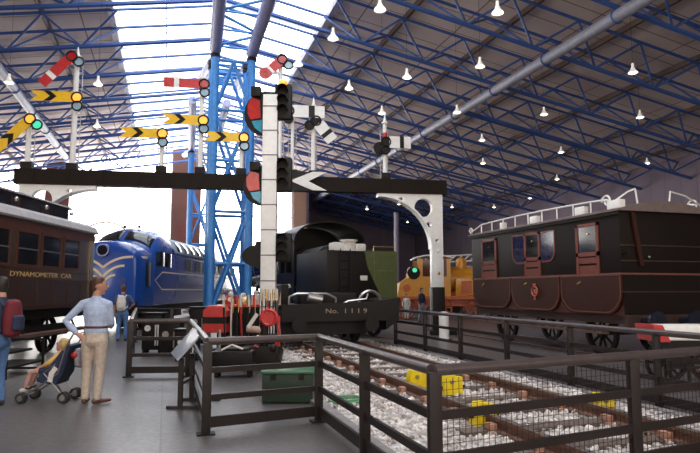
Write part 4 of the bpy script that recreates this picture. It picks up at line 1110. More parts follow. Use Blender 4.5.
# signals on posts ("dolls") standing on the beam
def gx(px): return (ginv @ P(px, 180, 19.7+(px-16)/429*2.3)).x
def at_(px, py):
    q = ginv @ P(px, py, 19.7+(px-16)/429*2.3); return q.x, q.z
def arm(parent, x, z, ang, kind, L=1.3, face=-1, name='signal_arm', side=-1):
    """arm pivots at (x,z), ang degrees from horizontal, pointing to side (-1 left)"""
    h = 0.22 if kind == 'white' else 0.17
    m = Matrix.Translation((x, -0.16, z)) @ Matrix.Rotation(R(ang)*side*-1, 4, 'Y') if side > 0 else Matrix.Translation((x, -0.16, z)) @ Matrix.Rotation(R(-ang), 4, 'Y')
    s = side
    if kind == 'yellow':
        pl = [(s*0.05, -h), (s*L, -h), (s*(L-0.22), 0), (s*L, h), (s*0.05, h)]
    else:
        pl = [(s*0.05, -h), (s*L, -h), (s*L, h), (s*0.05, h)]
    base = {'yellow': yellow, 'red': red, 'white': white}[kind]
    a = MB().prism(pl, 0.03, m).build(name, base, parent)
    m2 = m @ Matrix.Translation((0, -0.012, 0))
    if kind == 'yellow':
        MB().prism([(s*(L*0.55), -h), (s*(L*0.70), -h), (s*(L*0.70-0.2), 0), (s*(L*0.70), h), (s*(L*0.55), h), (s*(L*0.55-0.2), 0)], 0.012, m2).build('chevron_band', black, a)
    elif kind == 'red':
        MB().prism([(s*(L*0.60), -h), (s*(L*0.73), -h), (s*(L*0.73), h), (s*(L*0.60), h)], 0.012, m2).build('white_band', white, a)
    else:
        MB().prism([(s*(L*0.52), -h), (s*(L*0.70), -h), (s*(L*0.70), h), (s*(L*0.52), h)], 0.012, m2).build('black_band', black, a)
    sp = MB(); sp.ring(m @ Vector((-s*0.08, 0.0, 0.0)), 0.17, 0.03, 'Y', 20); sp.ring(m @ Vector((-s*0.10, 0.0, -0.30)), 0.16, 0.03, 'Y', 20); sp.tube(m @ Vector((0, 0.02, -0.15)), m @ Vector((0, 0.10, -0.15)), 0.10, 10)
    sp = sp.build('spectacle', black, parent)
    c0, c1 = m @ Vector((-s*0.08, 0.02, 0)), m @ Vector((-s*0.10, 0.02, -0.30))
    MB().tube(c0-Vector((0, 0.01, 0)), c0+Vector((0, 0.02, 0)), 0.16, 18).build('lens', lens_a if kind == 'yellow' else lens_r if kind == 'red' else blackm, sp)
    MB().tube(c1-Vector((0, 0.01, 0)), c1+Vector((0, 0.02, 0)), 0.15, 18).build('lens', lens_g if (kind == 'yellow' and ang > 0) else blackm if kind == 'white' else mat('clear_lens', (0.35, 0.5, 0.6), 0.1, coat=0.8), sp)
    return a
def doll(px, top, label, arms, finial=True, r=0.09, postm=white):
    x = gx(px); _, zt = at_(px, top)
    t = thing('semaphore_signal', label, 'railway signal', gi @ Vector((x, 0, ZG1)), gang, 'semaphore signals on the gantry')
    zt -= ZG1
    MB().tube((0, 0, 0), (0, 0, zt), r, 12, r*0.8).build('signal_post', postm, t)
    MB().box((0, 0, 0.12), (0.34, 0.34, 0.24), bev=0.02).build('post_shoe', blackm, t)
    if finial:
        f = MB().tube((0, 0, zt), (0, 0, zt+0.06), 0.12, 12); f.tube((0, 0, zt+0.06), (0, 0, zt+0.38), 0.07, 10, 0.01); f.build('finial', white, t)
    mb = MB()
    for k in range(int(zt/0.3)):
        mb.tube((-0.14, 0.16, 0.2+k*0.3), (0.14, 0.16, 0.2+k*0.3), 0.012, 6)
    mb.tube((-0.14, 0.16, 0), (-0.14, 0.16, zt-0.2), 0.014, 6).tube((0.14, 0.16, 0), (0.14, 0.16, zt-0.2), 0.014, 6); mb.build('ladder', mat('ladder_grey', (0.5, 0.48, 0.5), 0.5), t)
    for (ax, az, ang, kind, L, side) in arms:
        xx, zz = at_(ax, az); arm(t, xx-x if abs(xx-x) > 0.05 else 0.0, zz-ZG1, ang, kind, L, side=side)
    return t
doll(26.5, 122, 'yellow fishtail signal drooping at the left end of the gantry', [(30, 122, 47, 'yellow', 1.5, -1)])
doll(72, 58, 'tall signal with tilted red arm above a level yellow arm, on the left', [(72, 60, 48, 'red', 1.3, -1), (76, 99, 0, 'yellow', 1.4, -1)])
doll(161, 132, 'short signal with one yellow fishtail arm, left of the two armed signal', [(161, 135, 0, 'yellow', 1.35, -1)], False)
doll(200, 80, 'signal with level red arm above a yellow arm, left of the blue tower', [(202, 86, 0, 'red', 1.3, -1), (202, 122, 0, 'yellow', 1.3, -1)])
doll(241, 136, 'yellow fishtail signal in front of the blue tower', [(242, 139, 0, 'yellow', 1.3, -1)], False)
t = doll(279, 58, 'signal with a short tilted red arm and red disc high behind the white post', [(281, 63, 45, 'red', 0.75, -1)], True)
x_, z_ = at_(265, 75); x_ -= gx(279); z_ -= ZG1
d_ = MB().tube((x_, -0.14, z_), (x_, -0.11, z_), 0.22, 20).build('signal_disc', red, t)
MB().tube((x_, -0.16, z_), (x_, -0.14, z_), 0.08, 14).build('disc_centre', lens_r, d_)
MB().bar((x_, -0.10, z_), (0, -0.05, z_+0.05), 0.05).build('disc_bracket', white, t)
doll(313, 108, 'signal showing the white back of its arm with a black band, right of post', [(291, 112.5, 0, 'white', 1.2, 1), (317, 124, -50, 'white', 0.85, 1)], True)
doll(292, 118, 'bare slim white post on the gantry between the post and banded signal', [], False, 0.07)
doll(385, 124, 'rightmost gantry signal with red tipped white post and banded white arm', [(387, 143, 0, 'white', 0.85, 1)], True)
for o in [x for x in bpy.data.objects if x.name.startswith('semaphore_signal') and 'rightmost' in x.get('label', '')]:
    MB().tube((0, 0, 1.55), (0, 0, 1.75), 0.085, 12).build('red_band', red, o)
    MB().tube((-0.22, -0.1, 1.15), (-0.22, 0.1, 1.15), 0.24, 18).build('backing_disc', blackm, o)

# white banded colour-light post (in front of gantry)
pd = 14.7; pb_ = P(268.5, 280, pd); pb_.z = 0
def pz(py): return P(268.5, py, pd).z
Pt = thing('colour_light_post', 'white banded square post in front of the blue tower', 'signal post', pb_, -YAW)
ztop = pz(96)
MB().box((0, 0, ztop/2), (0.36, 0.3, ztop), bev=0.01).build('shaft', white, Pt)
z = 1.2
while z < ztop:
    MB().box((0, 0, z), (0.375, 0.315, 0.03)).build('joint_band', mat('band_grey', (0.20, 0.17, 0.19), 0.5), Pt); z += 0.62
MB().b6(-0.3, 0.25, -0.03, 0.03, ztop, ztop+0.1).build('top_bracket', blackm, Pt)
MB().box((0, 0, 0.08), (0.7, 0.7, 0.16), bev=0.02).build('base', blackm, Pt)
def head(py0, py1, px0, px1, lab, amber=False):
    z0, z1 = pz(py1), pz(py0); x0, x1 = (px0-268.5)/F*pd, (px1-268.5)/F*pd
    w = x1-x0; h = z1-z0; cx = x0+w/2
    t = MB().box((cx, 0.02, z0+h/2), (w, 0.25, h), bev=0.05).build('signal_head', black, Pt)
    t['label'] = lab
    for k in range(3):
        zz = z0+h*(0.22+0.28*k)
        MB().strip([(cx+0.13*math.cos(math.pi*j/8), zz+0.13*math.sin(math.pi*j/8)) for j in range(9)], 0.012, 0.22, Matrix.Translation((0, -0.32, 0))).build('hood', black, t)
        MB().tube((cx, -0.11, zz), (cx, -0.12, zz), 0.1, 16).build('lens', mat('unlit_lens', (0.02, 0.015, 0.015), 0.4, spec=0.1), t)
    MB().box((x0, 0.0, z0+h*0.5), (0.16, 0.08, 0.12)).build('bracket', blackm, t)
    if amber:
        MB().sph((cx, -0.05, z1+0.02), 0.11).build('amber_lamp', lens_a, t)
head(85, 120, 272.5, 290, 'top black colour light head with an amber lamp, right of the white post', True)
head(158, 192, 273, 291, 'middle black colour light head, right of the white post at beam height')
head(233, 262, 273.5, 291, 'lowest black colour light head, right of the white post')
def shield(py0, py1, lab, lens=True):
    z0, z1 = pz(py1), pz(py0); h = z1-z0; M0 = Matrix.Translation((-0.42, 0.0, z0))
    pl = [(0.25, 0.0), (0.25, h)]+[(0.25-0.50*math.sin(math.pi*k/10), h*0.5+h*0.5*math.cos(math.pi*k/10)) for k in range(1, 10)]
    t = MB().prism(pl, 0.06, M0).build('round_backed_signal', black, Pt); t['label'] = lab
    if lens:
        a = [(0.17, h*0.40), (0.14, h*0.80), (-0.06, h*0.88), (-0.16, h*0.70), (-0.16, h*0.5), (-0.08, h*0.36)]
        MB().prism(a, 0.03, M0 @ Matrix.Translation((0, -0.03, 0))).build('red_lens', lens_r, t)
        b = [(0.2, 0.06*h), (0.2, h*0.36), (-0.06, h*0.33), (0.02, h*0.18)]
        MB().prism(b, 0.03, M0 @ Matrix.Translation((0, -0.03, 0))).build('blue_lens', cyan, t)
        MB().box(M0 @ Vector((0.05, -0.05, h*0.98)), (0.24, 0.2, h*0.22), bev=0.02).build('lamp_case', black, t)
    MB().bar(M0 @ Vector((0.2, 0.03, h*0.5)), M0 @ Vector((0.32, 0.03, h*0.5)), 0.06).build('bracket', blackm, t)
shield(92, 136, 'upper round backed signal with red and blue lenses, left of the white post')
shield(166, 206, 'lower round backed signal with red and blue lenses, across the beam')
shield(244, 268, 'small plain black round backed signal low on the white post', False)

# =====================================================================
# SIGNALLING EXHIBITS
# =====================================================================
def at_floor(px, py): return G(px, py, 0)
# red lever desk
rp = W((216-350)/F*14.0, 14.0)
t = thing('red_instrument_case', 'rounded red instrument case with a black band on a leg stand', 'instrument case', rp, -YAW)
prof = [(-0.27, 0.62), (-0.27, 1.12), (-0.2, 1.2), (0.2, 1.2), (0.27, 1.12), (0.27, 0.62)]
MB().prism(prof, 0.5).build('case', red, t); MB().b6(-0.28, 0.28, -0.012, 0.51, 0.83, 0.98).build('black_band', black, t)
MB().box((0, 0.25, 1.22), (0.36, 0.36, 0.05), bev=0.02).build('lid', mat('red_light', (0.6, 0.12, 0.1), 0.3, coat=0.4), t)
for x in (-0.22, 0.22):
    for y in (0.05, 0.45): MB().b6(x-0.03, x+0.03, y-0.03, y+0.03, 0, 0.62).build('leg', white if x < 0 else blackm, t)
MB().b6(-0.24, 0.24, 0.05, 0.45, 0.2, 0.24).build('shelf', blackm, t)

def lever_frame(px, d, n, lab, tops, w=0.9, tall=1.55):
    p = W((px-350)/F*d, d); t = thing('lever_frame', lab, 'lever frame', p, -YAW, 'signal lever frames')
    MB().box((0, 0.2, 0.2), (w, 0.6, 0.4), bev=0.02).build('base_box', blackm, t)
    MB().prism([(-w/2, 0.4), (w/2, 0.4), (w/2-0.05, 0.62), (-w/2+0.05, 0.62)], 0.4, Matrix.Translation((0, 0, 0))).build('quadrant', black, t)
    for k in range(n):
        x = -w/2+0.08+(w-0.16)*k/(n-1); lean = 0.22 if (k*7) % 3 == 0 else -0.02
        m = [blackm, steel, blackm, red, blackm, black][(k+n) % 6]
        l = MB().bar((x, 0.2, 0.5), (x, 0.2-lean, tall-0.25), 0.028, 0.05).build('lever', m, t)
        MB().tube((x, 0.2-lean, tall-0.25), (x, 0.2-lean*1.2, tall), 0.024, 8).build('lever_grip', tops[k % len(tops)], l)
        MB().tube((x+0.03, 0.2-lean*0.9, tall-0.38), (x+0.03, 0.2-lean*1.15, tall-0.08), 0.01, 6).build('catch_handle', brass, l)
    return t
lever_frame(270, 13.4, 7, 'signal lever frame with brass and white topped levers under the white post', [whitecloth, brass, whitecloth], 0.5, 1.62)
lever_frame(239, 12.6, 6, 'lever frame with mixed red and white levers, right of the red case', [whitecloth, steel, red], 0.75, 1.5)
# red stand with wheel
def ww(px, d): return W((px-350)/F*d, d)
t = thing('signal_machine', 'black machine with red wheel, red frame and white lever behind the barrier', 'machine', ww(262, 12.2), -YAW)
MB().box((0, 0.2, 0.3), (0.75, 0.6, 0.35), bev=0.03).build('bed', blackm, t)
for x in (-0.3, 0.3):
    MB().b6(x-0.04, x+0.04, 0.0, 0.4, 0, 0.13).build('foot', blackm, t)
MB().path([(-0.32, -0.05, 0.12), (-0.1, -0.05, 0.5), (0.25, -0.05, 0.25), (0.32, -0.05, 0.6), (0.18, -0.05, 0.66)], 0.03, 8).build('red_frame', red, t)
MB().tube((0.05, 0.1, 0.47), (0.05, 0.1, 1.0), 0.09, 14).build('column', blackm, t)
mb = MB().ring((0.16, 0.0, 1.05), 0.15, 0.04, 'Y', 22); mb.bar((0.02, 0, 1.05), (0.30, 0, 1.05), 0.03); mb.bar((0.16, 0, 0.9), (0.16, 0, 1.2), 0.03); mb.tube((0.16, -0.02, 1.05), (0.16, 0.1, 1.05), 0.11, 14); mb.build('hand_wheel', red, t)
MB().bar((-0.26, 0.0, 0.85), (-0.08, 0.0, 1.12), 0.06, 0.07).build('white_lever', whitecloth, t)
MB().tube((-0.3, 0.1, 0.82), (0.1, 0.1, 0.78), 0.07, 12).build('pale_drum', mat('pinkish', (0.5, 0.32, 0.27), 0.5), t)
MB().b6(0.33, 0.37, 0.1, 0.16, 0.3, 1.08).build('red_post', red, t)
MB().tube((-0.05, -0.04, 0.65), (0.24, -0.04, 0.62), 0.035, 8).sph((-0.05, -0.04, 0.65), 0.06).build('brass_rod', brass, t)
# shunting bars and small boxes
t = thing('point_motor', 'low black point motor with pale cables standing left of the red framed machine', 'machine', ww(234, 11.2), -YAW)
MB().box((0, 0.2, 0.30), (0.75, 0.45, 0.36), bev=0.04).build('housing', black, t); MB().box((0.05, 0.2, 0.50), (0.5, 0.3, 0.06), bev=0.02).build('lid', blackm, t)
for x in (-0.3, 0.3): MB().b6(x-0.03, x+0.03, 0.05, 0.35, 0, 0.14).build('foot', blackm, t)
MB().path([(-0.2, 0.0, 0.5), (0.0, -0.02, 0.6), (0.2, 0.0, 0.52)], 0.02, 6).build('cable', whitecloth, t)
MB().tube((-0.3, 0.3, 0.5), (-0.3, 0.3, 0.85), 0.03, 8).build('indicator_rod', steel, t)
# red topped bench behind
t = thing('display_bench', 'narrow black bench with a red top behind the lever frames', 'bench', ww(247, 15.6), -YAW)
MB().b6(-0.75, 0.75, 0, 0.5, 1.16, 1.22).build('bench_top', red, t)
for x in (-0.7, 0.7):
    for y in (0.04, 0.46): MB().b6(x-0.04, x+0.04, y-0.04, y+0.04, 0, 1.16).build('leg', blackm, t)
MB().b6(-0.7, 0.7, 0.2, 0.25, 0.3, 1.16).build('back_panel', black, t)
for (dx, m, h, lab) in ((-0.45, red, .34, 'red block instrument on the red topped bench'), (-0.12, brass, .30, 'brass bell instrument on the red topped bench'), (0.2, whitecloth, .38, 'white cased instrument on the red topped bench')):
    o = ww(247, 15.6)+Matrix.Rotation(-YAW, 3, 'Z') @ Vector((dx, 0.25, 1.22))
    q = thing('block_instrument', lab, 'instrument', o, -YAW, 'small instruments on the red topped bench')
    MB().box((0, 0, h*0.35), (0.2, 0.18, h*0.7), bev=0.02).build('case', m, q); MB().sph((0, 0, h*0.8), 0.07).build('bell', whitecloth, q)
    MB().tube((0, -0.09, h*0.4), (0, -0.11, h*0.4), 0.06, 14).build('dial', white, q)
# leaning black bar frame
t = thing('point_lever', 'black hand point lever leaning above the green box', 'lever', ww(283, 9.6), -YAW)
MB().box((0, 0.1, 0.06), (0.5, 0.3, 0.12), bev=0.02).build('ground_box', blackm, t)
MB().bar((-0.05, 0.1, 0.1), (-0.16, 0.1, 0.62), 0.05).bar((0.12, 0.1, 0.1), (-0.14, 0.1, 0.66), 0.05).build('lever_arms', blackm, t)
MB().sph((-0.15, 0.1, 0.68), 0.06).build('weight', blackm, t)
# green box
gp = at_floor(287, 404)
t = thing('green_box', 'low dark green equipment box inside the near barrier corner', 'box', (gp.x, gp.y, 0), -YAW)
MB().box((0, 0.28, 0.215), (0.72, 0.55, 0.40), bev=0.015).build('case', green_box, t)
MB().box((0, 0.28, 0.435), (0.76, 0.6, 0.04), bev=0.012).build('lid', mat('green_lid', (0.035, 0.13, 0.06), 0.35, coat=0.2), t)
for x in (-0.2, 0.2): MB().b6(x-0.04, x+0.04, -0.012, 0.01, 0.33, 0.42).build('hasp', blackm, t)
# green hose coil on the ballast
hs = MB().ring((0, 0, 0.07), 0.22, 0.018, 'Z', 24).ring((0.03, 0.02, 0.095), 0.19, 0.018, 'Z', 24).build('hose_coil', mat('green_hose', (0.12, 0.30, 0.16), 0.5))
hp = G(328, 404, 0.05); hs.location = (max(hp.x, 2.45), hp.y+0.1, 0.0); tag(hs, 'coil of thin green hose on the ballast beside the front barrier', 'hose')
# things in the left pen
for (px, d, lab, m1, sz) in ((154, 15.5, 'dark cabinet with a pale dial in the left pen', whitecloth, 0.9), (172, 14.8, 'black relay case with steel rods in the left pen', steel, 0.75), (188, 13.8, 'small black ground signal in the left pen', whitecloth, 0.6), (200, 17.3, 'tall black relay cabinet at the back of the left pen', steel, 1.0)):
    t = thing('relay_case', lab, 'equipment case', ww(px, d), -YAW, 'signalling equipment in the left pen')
    MB().box((0, 0.2, sz*0.5+0.08), (0.5, 0.4, sz), bev=0.03).build('case', blackm, t)
    MB().box((0, 0.2, sz+0.1), (0.56, 0.46, 0.05), bev=0.02).build('lid', black, t)
    MB().tube((-0.1, -0.02, sz*0.7), (-0.1, 0.0, sz*0.7), 0.08, 14).build('dial', m1, t)
    MB().tube((0.12, -0.05, 0.2), (0.12, -0.05, sz*0.8), 0.02, 8).tube((0.18, -0.05, 0.2), (0.18, -0.05, sz*0.8), 0.02, 8).build('rods', m1, t)
    for x in (-0.2, 0.2): MB().b6(x-0.04, x+0.04, 0.05, 0.35, 0, 0.09).build('foot', blackm, t)
# white bollard near the far barrier (at the foot of the gantry leg)
t = thing('bollard', 'short white bollard at the foot of the right gantry leg', 'bollard', ww(443, 19.5), -YAW)
MB().tube((0, 0, 0.04), (0, 0, 0.85), 0.16, 18).sph((0, 0, 0.85), 0.16, (1, 1, 0.4)).build('shaft', white, t); MB().tube((0, 0, 0), (0, 0, 0.04), 0.24, 18).build('base', blackm, t)

# =====================================================================
# PEOPLE
# =====================================================================
def chain(mb, nodes, seg=16, xdir=None):
    """nodes: (point, ra, rb); elliptical rings, rounded ends"""
    pts = [Vector(n[0]) for n in nodes]; n = len(pts); rings = []
    ref = Vector(xdir) if xdir else Vector((1, 0, 0))
    def ringat(c, t, ra, rb):
        u = ref-t*ref.dot(t)
        if u.length < 0.15: u = Vector((0, 1, 0))-t*t.y
        u.normalize(); v = t.cross(u)
        return [c+u*ra*math.cos(2*math.pi*j/seg)+v*rb*math.sin(2*math.pi*j/seg) for j in range(seg)]
    for i in range(n):
        t = (pts[min(i+1, n-1)]-pts[max(i-1, 0)]).normalized(); ra, rb = nodes[i][1], nodes[i][2] if len(nodes[i]) > 2 else nodes[i][1]
        if i == 0:
            k = min(ra, rb)
            for f in (0.95, 0.7, 0.35): rings.append(ringat(pts[0]-t*k*0.8*f, t, ra*math.sqrt(1-f*f), rb*math.sqrt(1-f*f)))
        rings.append(ringat(pts[i], t, ra, rb))
        if i == n-1:
            k = min(ra, rb)
            for f in (0.35, 0.7, 0.95): rings.append(ringat(pts[i]+t*k*0.8*f, t, ra*math.sqrt(1-f*f), rb*math.sqrt(1-f*f)))
    mb.loft(rings)
def fuse(name, chains, m, parent, voxel=0.014, smooth=3, extra=None):
    mb = MB()
    for c in chains: chain(mb, c)
    if extra: extra(mb)
    o = mb.build(name, m, parent)
    rm = o.modifiers.new('r', 'REMESH'); rm.mode = 'VOXEL'; rm.voxel_size = voxel; rm.use_smooth_shade = True
    if smooth:
        sm = o.modifiers.new('s', 'SMOOTH'); sm.iterations = smooth; sm.factor = 0.5
    bpy.context.view_layer.update(); dg = bpy.context.evaluated_depsgraph_get()
    me = bpy.data.meshes.new_from_object(o.evaluated_get(dg)); o.modifiers.clear(); o.data = me
    return o
def hand_chains(w, d, n, s, L=0.18, curl=0.5):
    """w wrist point, d hand direction, n palm normal (towards palm side), s thumb direction"""
    w, d, n, s = Vector(w), Vector(d).normalized(), Vector(n).normalized(), Vector(s).normalized()
    out = [[(w, 0.026, 0.022), (w+d*0.04, 0.034, 0.018), (w+d*L*0.5, 0.040, 0.015)]]
    for k, (o, l) in enumerate(((0.030, 0.072), (0.010, 0.080), (-0.010, 0.075), (-0.029, 0.060))):
        b = w+d*L*0.45+s*o; c1 = b+d*l*0.5+n*l*0.1*curl; c2 = c1+(d*0.8+n*curl)*l*0.35; c3 = c2+(d*0.4+n*curl*1.3)*l*0.3
        out.append([(b, 0.010), (c1, 0.0095), (c2, 0.009), (c3, 0.008)])
    b = w+d*0.03+s*0.025
    out.append([(b, 0.013), (b+s*0.03+d*0.02+n*0.01, 0.012), (b+s*0.045+d*0.05+n*0.02, 0.010)])
    return out
def head_parts(parent, c, yaw, k=1.0, hair=hair_b, tilt=0.0, ears=True, bald=0.0):
    """c: centre of the head; yaw: direction the face looks (0 = +Y local)"""
    rot = Matrix.Translation(c) @ Matrix.Rotation(yaw, 4, 'Z') @ Matrix.Rotation(-tilt, 4, 'X')
    def T_(x, y, z): return rot @ Vector((x*k, y*k, z*k))
    ch = [[(T_(0, -0.01, 0.055), 0.070*k, 0.085*k), (T_(0, 0.0, 0.0), 0.076*k, 0.092*k), (T_(0, 0.02, -0.055), 0.062*k, 0.070*k), (T_(0, 0.035, -0.095), 0.040*k, 0.045*k)],
          [(T_(0, 0.085, 0.015), 0.010*k), (T_(0, 0.105, -0.018), 0.015*k)],
          [(T_(-0.02, 0.085, -0.048), 0.009*k), (T_(0.02, 0.085, -0.048), 0.009*k)],
          [(T_(-0.078, -0.005, 0.02), 0.010*k), (T_(-0.080, -0.005, -0.02), 0.009*k)], [(T_(0.078, -0.005, 0.02), 0.010*k), (T_(0.080, -0.005, -0.02), 0.009*k)]]
    def details(par):
        for s in (-1, 1):
            MB().sph(T_(s*0.03, 0.081, 0.012), 0.011*k, (1, 1, 0.7), 10).build('eye', mat('eye_dark', (0.05, 0.03, 0.02), 0.2), par)
        MB().box(T_(0, 0.094, -0.05), (0.035*k, 0.008*k, 0.006*k)).build('mouth', mat('lip', (0.4, 0.12, 0.1), 0.5), par)
        hc = [[(T_(0, -0.012, 0.072), 0.072*k, 0.092*k), (T_(0, -0.020, 0.03), 0.086*k, 0.092*k), (T_(0, -0.040, -0.02), 0.082*k, 0.066*k), (T_(0, -0.055, -0.055), 0.060*k, 0.042*k)]]
        fuse('hair', hc, hair, par, 0.010*k if k > 0.7 else 0.008, 2)
    return ch, details

def person(lab, loc, rz, j, top_m, leg_m, hair_m, shoe_m, headyaw=0.0, headtilt=0.0, scale=1.0, short_sleeve=False, hands=None, belt=None, k=1.0):
    t = thing('person', lab, 'person', loc, rz); t.scale = (scale,)*3
    H = Vector(j['head']); N = Vector(j['neck']); Pv = Vector(j['pelvis']); Ch = Vector(j['chest'])
    hc, det = head_parts(t, H, headyaw, 1.08*k, hair_m, headtilt)
    bd = list(hc)
    bd.append([(N-Vector((0, 0, 0.06)), 0.062, 0.058), (N+Vector((0, 0, 0.03)), 0.056, 0.058), (H-Vector((0, 0.01, 0.05)), 0.055, 0.06)])
    bd.append([(Pv, 0.145, 0.105), ((Pv+Ch)/2, 0.125, 0.09), (Ch, 0.15, 0.1), (Ch+Vector((0, 0, 0.12)), 0.13, 0.085), (N-Vector((0, 0, 0.03)), 0.07, 0.06)])
    for s, nm in ((-1, 'l'), (1, 'r')):
        sh, el, wr = [Vector(v) for v in j['arm_'+nm]]
        bd.append([(sh, 0.045), (sh.lerp(el, 0.5), 0.042), (el, 0.036), (el.lerp(wr, 0.35), 0.036), (wr, 0.025)])
        hp, kn, an, toe = [Vector(v) for v in j['leg_'+nm]]
        bd.append([(hp, 0.075), (hp.lerp(kn, 0.5), 0.065), (kn, 0.05), (kn.lerp(an, 0.35), 0.05), (an, 0.035)])
        d = (wr-el).normalized()
        hn = j.get('hand_'+nm, (d, Vector((-s, 0, 0)), Vector((0, 1, 0))))
        bd += hand_chains(wr, *hn)
    body = fuse('body', bd, skin, t, 0.0085, 2)
    det(t)
    # shirt
    sc = [[(Pv+Vector((0, 0, 0.06)), 0.172, 0.128), ((Pv+Ch)/2+Vector((0, 0, 0.03)), 0.158, 0.118), (Ch, 0.180, 0.128), (Ch+Vector((0, 0, 0.12)), 0.180, 0.112), (N-Vector((0, 0, 0.065)), 0.105, 0.078), (N-Vector((0, 0, 0.01)), 0.068, 0.066)]]
    for s, nm in ((-1, 'l'), (1, 'r')):
        sh, el, wr = [Vector(v) for v in j['arm_'+nm]]
        if short_sleeve: sc.append([(N.lerp(sh, 0.45)-Vector((0, 0, 0.03)), 0.062), (sh, 0.062), (sh.lerp(el, 0.75), 0.060)])
        else: sc.append([(N.lerp(sh, 0.45)-Vector((0, 0, 0.03)), 0.062), (sh, 0.062), (sh.lerp(el, 0.5), 0.056), (el, 0.050), (el.lerp(wr, 0.45), 0.050), (el.lerp(wr, 0.88), 0.038)])
    fuse('shirt', sc, top_m, t, 0.012, 3)
    tc_ = [[(Pv+Vector((0, 0, 0.09)), 0.158, 0.122), (Pv-Vector((0, 0, 0.02)), 0.172, 0.130), (Pv-Vector((0, 0.015, 0.08)), 0.168, 0.132)]]
    for s, nm in ((-1, 'l'), (1, 'r')):
        hp, kn, an, toe = [Vector(v) for v in j['leg_'+nm]]
        tc_.append([(hp+Vector((0, 0, -0.02)), 0.096, 0.112), (hp.lerp(kn, 0.5), 0.086, 0.094), (kn, 0.070, 0.074), (kn.lerp(an, 0.5), 0.064, 0.066), (an+Vector((0, 0, 0.0)), 0.056, 0.062)])
        d = (toe-an); d.z = 0; d.normalize()
        def shoe(an=an, toe=toe, d=d, k_=s):
            g = Vector((an.x, an.y, 0.045))
            return [[(g-d*0.045, 0.036, 0.036), (g+d*0.03, 0.042, 0.040), (g+d*0.12, 0.044, 0.030), (g+d*0.18, 0.036, 0.024)], [(g+Vector((0, 0, 0.0)), 0.04), (g+Vector((0, 0, 0.05)), 0.040)]]
        fuse('shoe', shoe(), shoe_m, t, 0.010, 2)
    fuse('trousers', tc_, leg_m, t, 0.012, 3)
    if belt:
        mb = MB(); c = Pv+Vector((0, 0, 0.125))
        mb.path([c+Vector((0.158*math.cos(a), 0.120*math.sin(a), 0)) for a in [2*math.pi*i/28 for i in range(28)]], 0.017, 8, True)
        mb.build('belt', belt, t)
    return t
# main man: back to the camera, left hand on hip, face turned right
mp = at_floor(92, 404)
J = dict(head=(0.03, 0.02, 1.665), neck=(0.0, 0.0, 1.50), chest=(0.0, 0.0, 1.25), pelvis=(0.01, 0, 0.95),
         arm_l=((-0.185, 0.0, 1.405), (-0.40, -0.07, 1.16), (-0.215, -0.085, 0.98)), arm_r=((0.175, 0.0, 1.40), (0.20, 0.06, 1.13), (0.12, 0.26, 1.06)),
         leg_l=((-0.09, 0, 0.90), (-0.10, 0.02, 0.48), (-0.10, -0.01, 0.09), (-0.13, 0.15, 0.03)), leg_r=((0.09, 0, 0.90), (0.085, 0.01, 0.48), (0.075, -0.02, 0.09), (0.22, 0.10, 0.03)),
         hand_l=((0.9, -0.1, -0.55), (0.2, 1, 0), (0.4, 0.2, 0.9)), hand_r=((-0.8, 0.5, 0), (0, -1, 0), (0, 0, 1)))
M1 = person('man in pale blue shirt and beige trousers, hand on hip, back turned', (mp.x, mp.y, 0), R(-17), J, shirt, chino, hair_b, leather, headyaw=R(-60), belt=leather)
# person at left edge
lp_ = at_floor(-6, 407)
J = dict(head=(0.0, 0.02, 1.655), neck=(0.0, -0.02, 1.49), chest=(0.0, -0.02, 1.25), pelvis=(0.0, 0, 0.95),
         arm_l=((-0.185, 0.0, 1.40), (-0.22, 0.05, 1.12), (-0.20, 0.25, 0.98)), arm_r=((0.185, -0.02, 1.40), (0.22, -0.02, 1.12), (0.20, 0.17, 0.93)),
         leg_l=((-0.09, 0, 0.90), (-0.10, 0.03, 0.48), (-0.11, -0.02, 0.09), (-0.11, 0.15, 0.03)), leg_r=((0.09, 0, 0.90), (0.10, 0.04, 0.48), (0.10, 0.0, 0.09), (0.12, 0.2, 0.03)))
L1 = person('person in navy shirt and jeans with a red rucksack, cut by the left edge', (lp_.x, lp_.y, 0), R(60), J, navy, denim, hair_k, rubber, short_sleeve=True)
def rucksack(parent_loc, rz, c, sc, m1, m2, lab):
    t = thing('rucksack', lab, 'bag', parent_loc, rz)
    fuse('bag', [[(Vector(c)+Vector((0, 0, -0.22*sc)), 0.15*sc, 0.09*sc), (Vector(c), 0.165*sc, 0.11*sc), (Vector(c)+Vector((0, 0, 0.2*sc)), 0.13*sc, 0.085*sc)]], m1, t, 0.012, 2)
    fuse('pocket', [[(Vector(c)+Vector((0, -0.10*sc, -0.16*sc)), 0.11*sc, 0.05*sc), (Vector(c)+Vector((0, -0.10*sc, 0.0)), 0.11*sc, 0.05*sc)]], m2, t, 0.012, 2)
    for s in (-1, 1):
        MB().path([Vector(c)+Vector((s*0.10, 0.06, 0.17*sc)), Vector(c)+Vector((s*0.115, 0.12, 0.24)), Vector(c)+Vector((s*0.125, 0.24, 0.20)), Vector(c)+Vector((s*0.13, 0.285, 0.05)), Vector(c)+Vector((s*0.15, 0.2, -0.12)), Vector(c)+Vector((s*0.12, 0.06, -0.2*sc))], 0.018, 8).build('strap', m2, t)
    return t
rucksack((lp_.x, lp_.y, 0), R(60), (0.0, -0.22, 1.22), 0.95, redcloth, navy, 'dark red and navy rucksack on the person at the left edge')
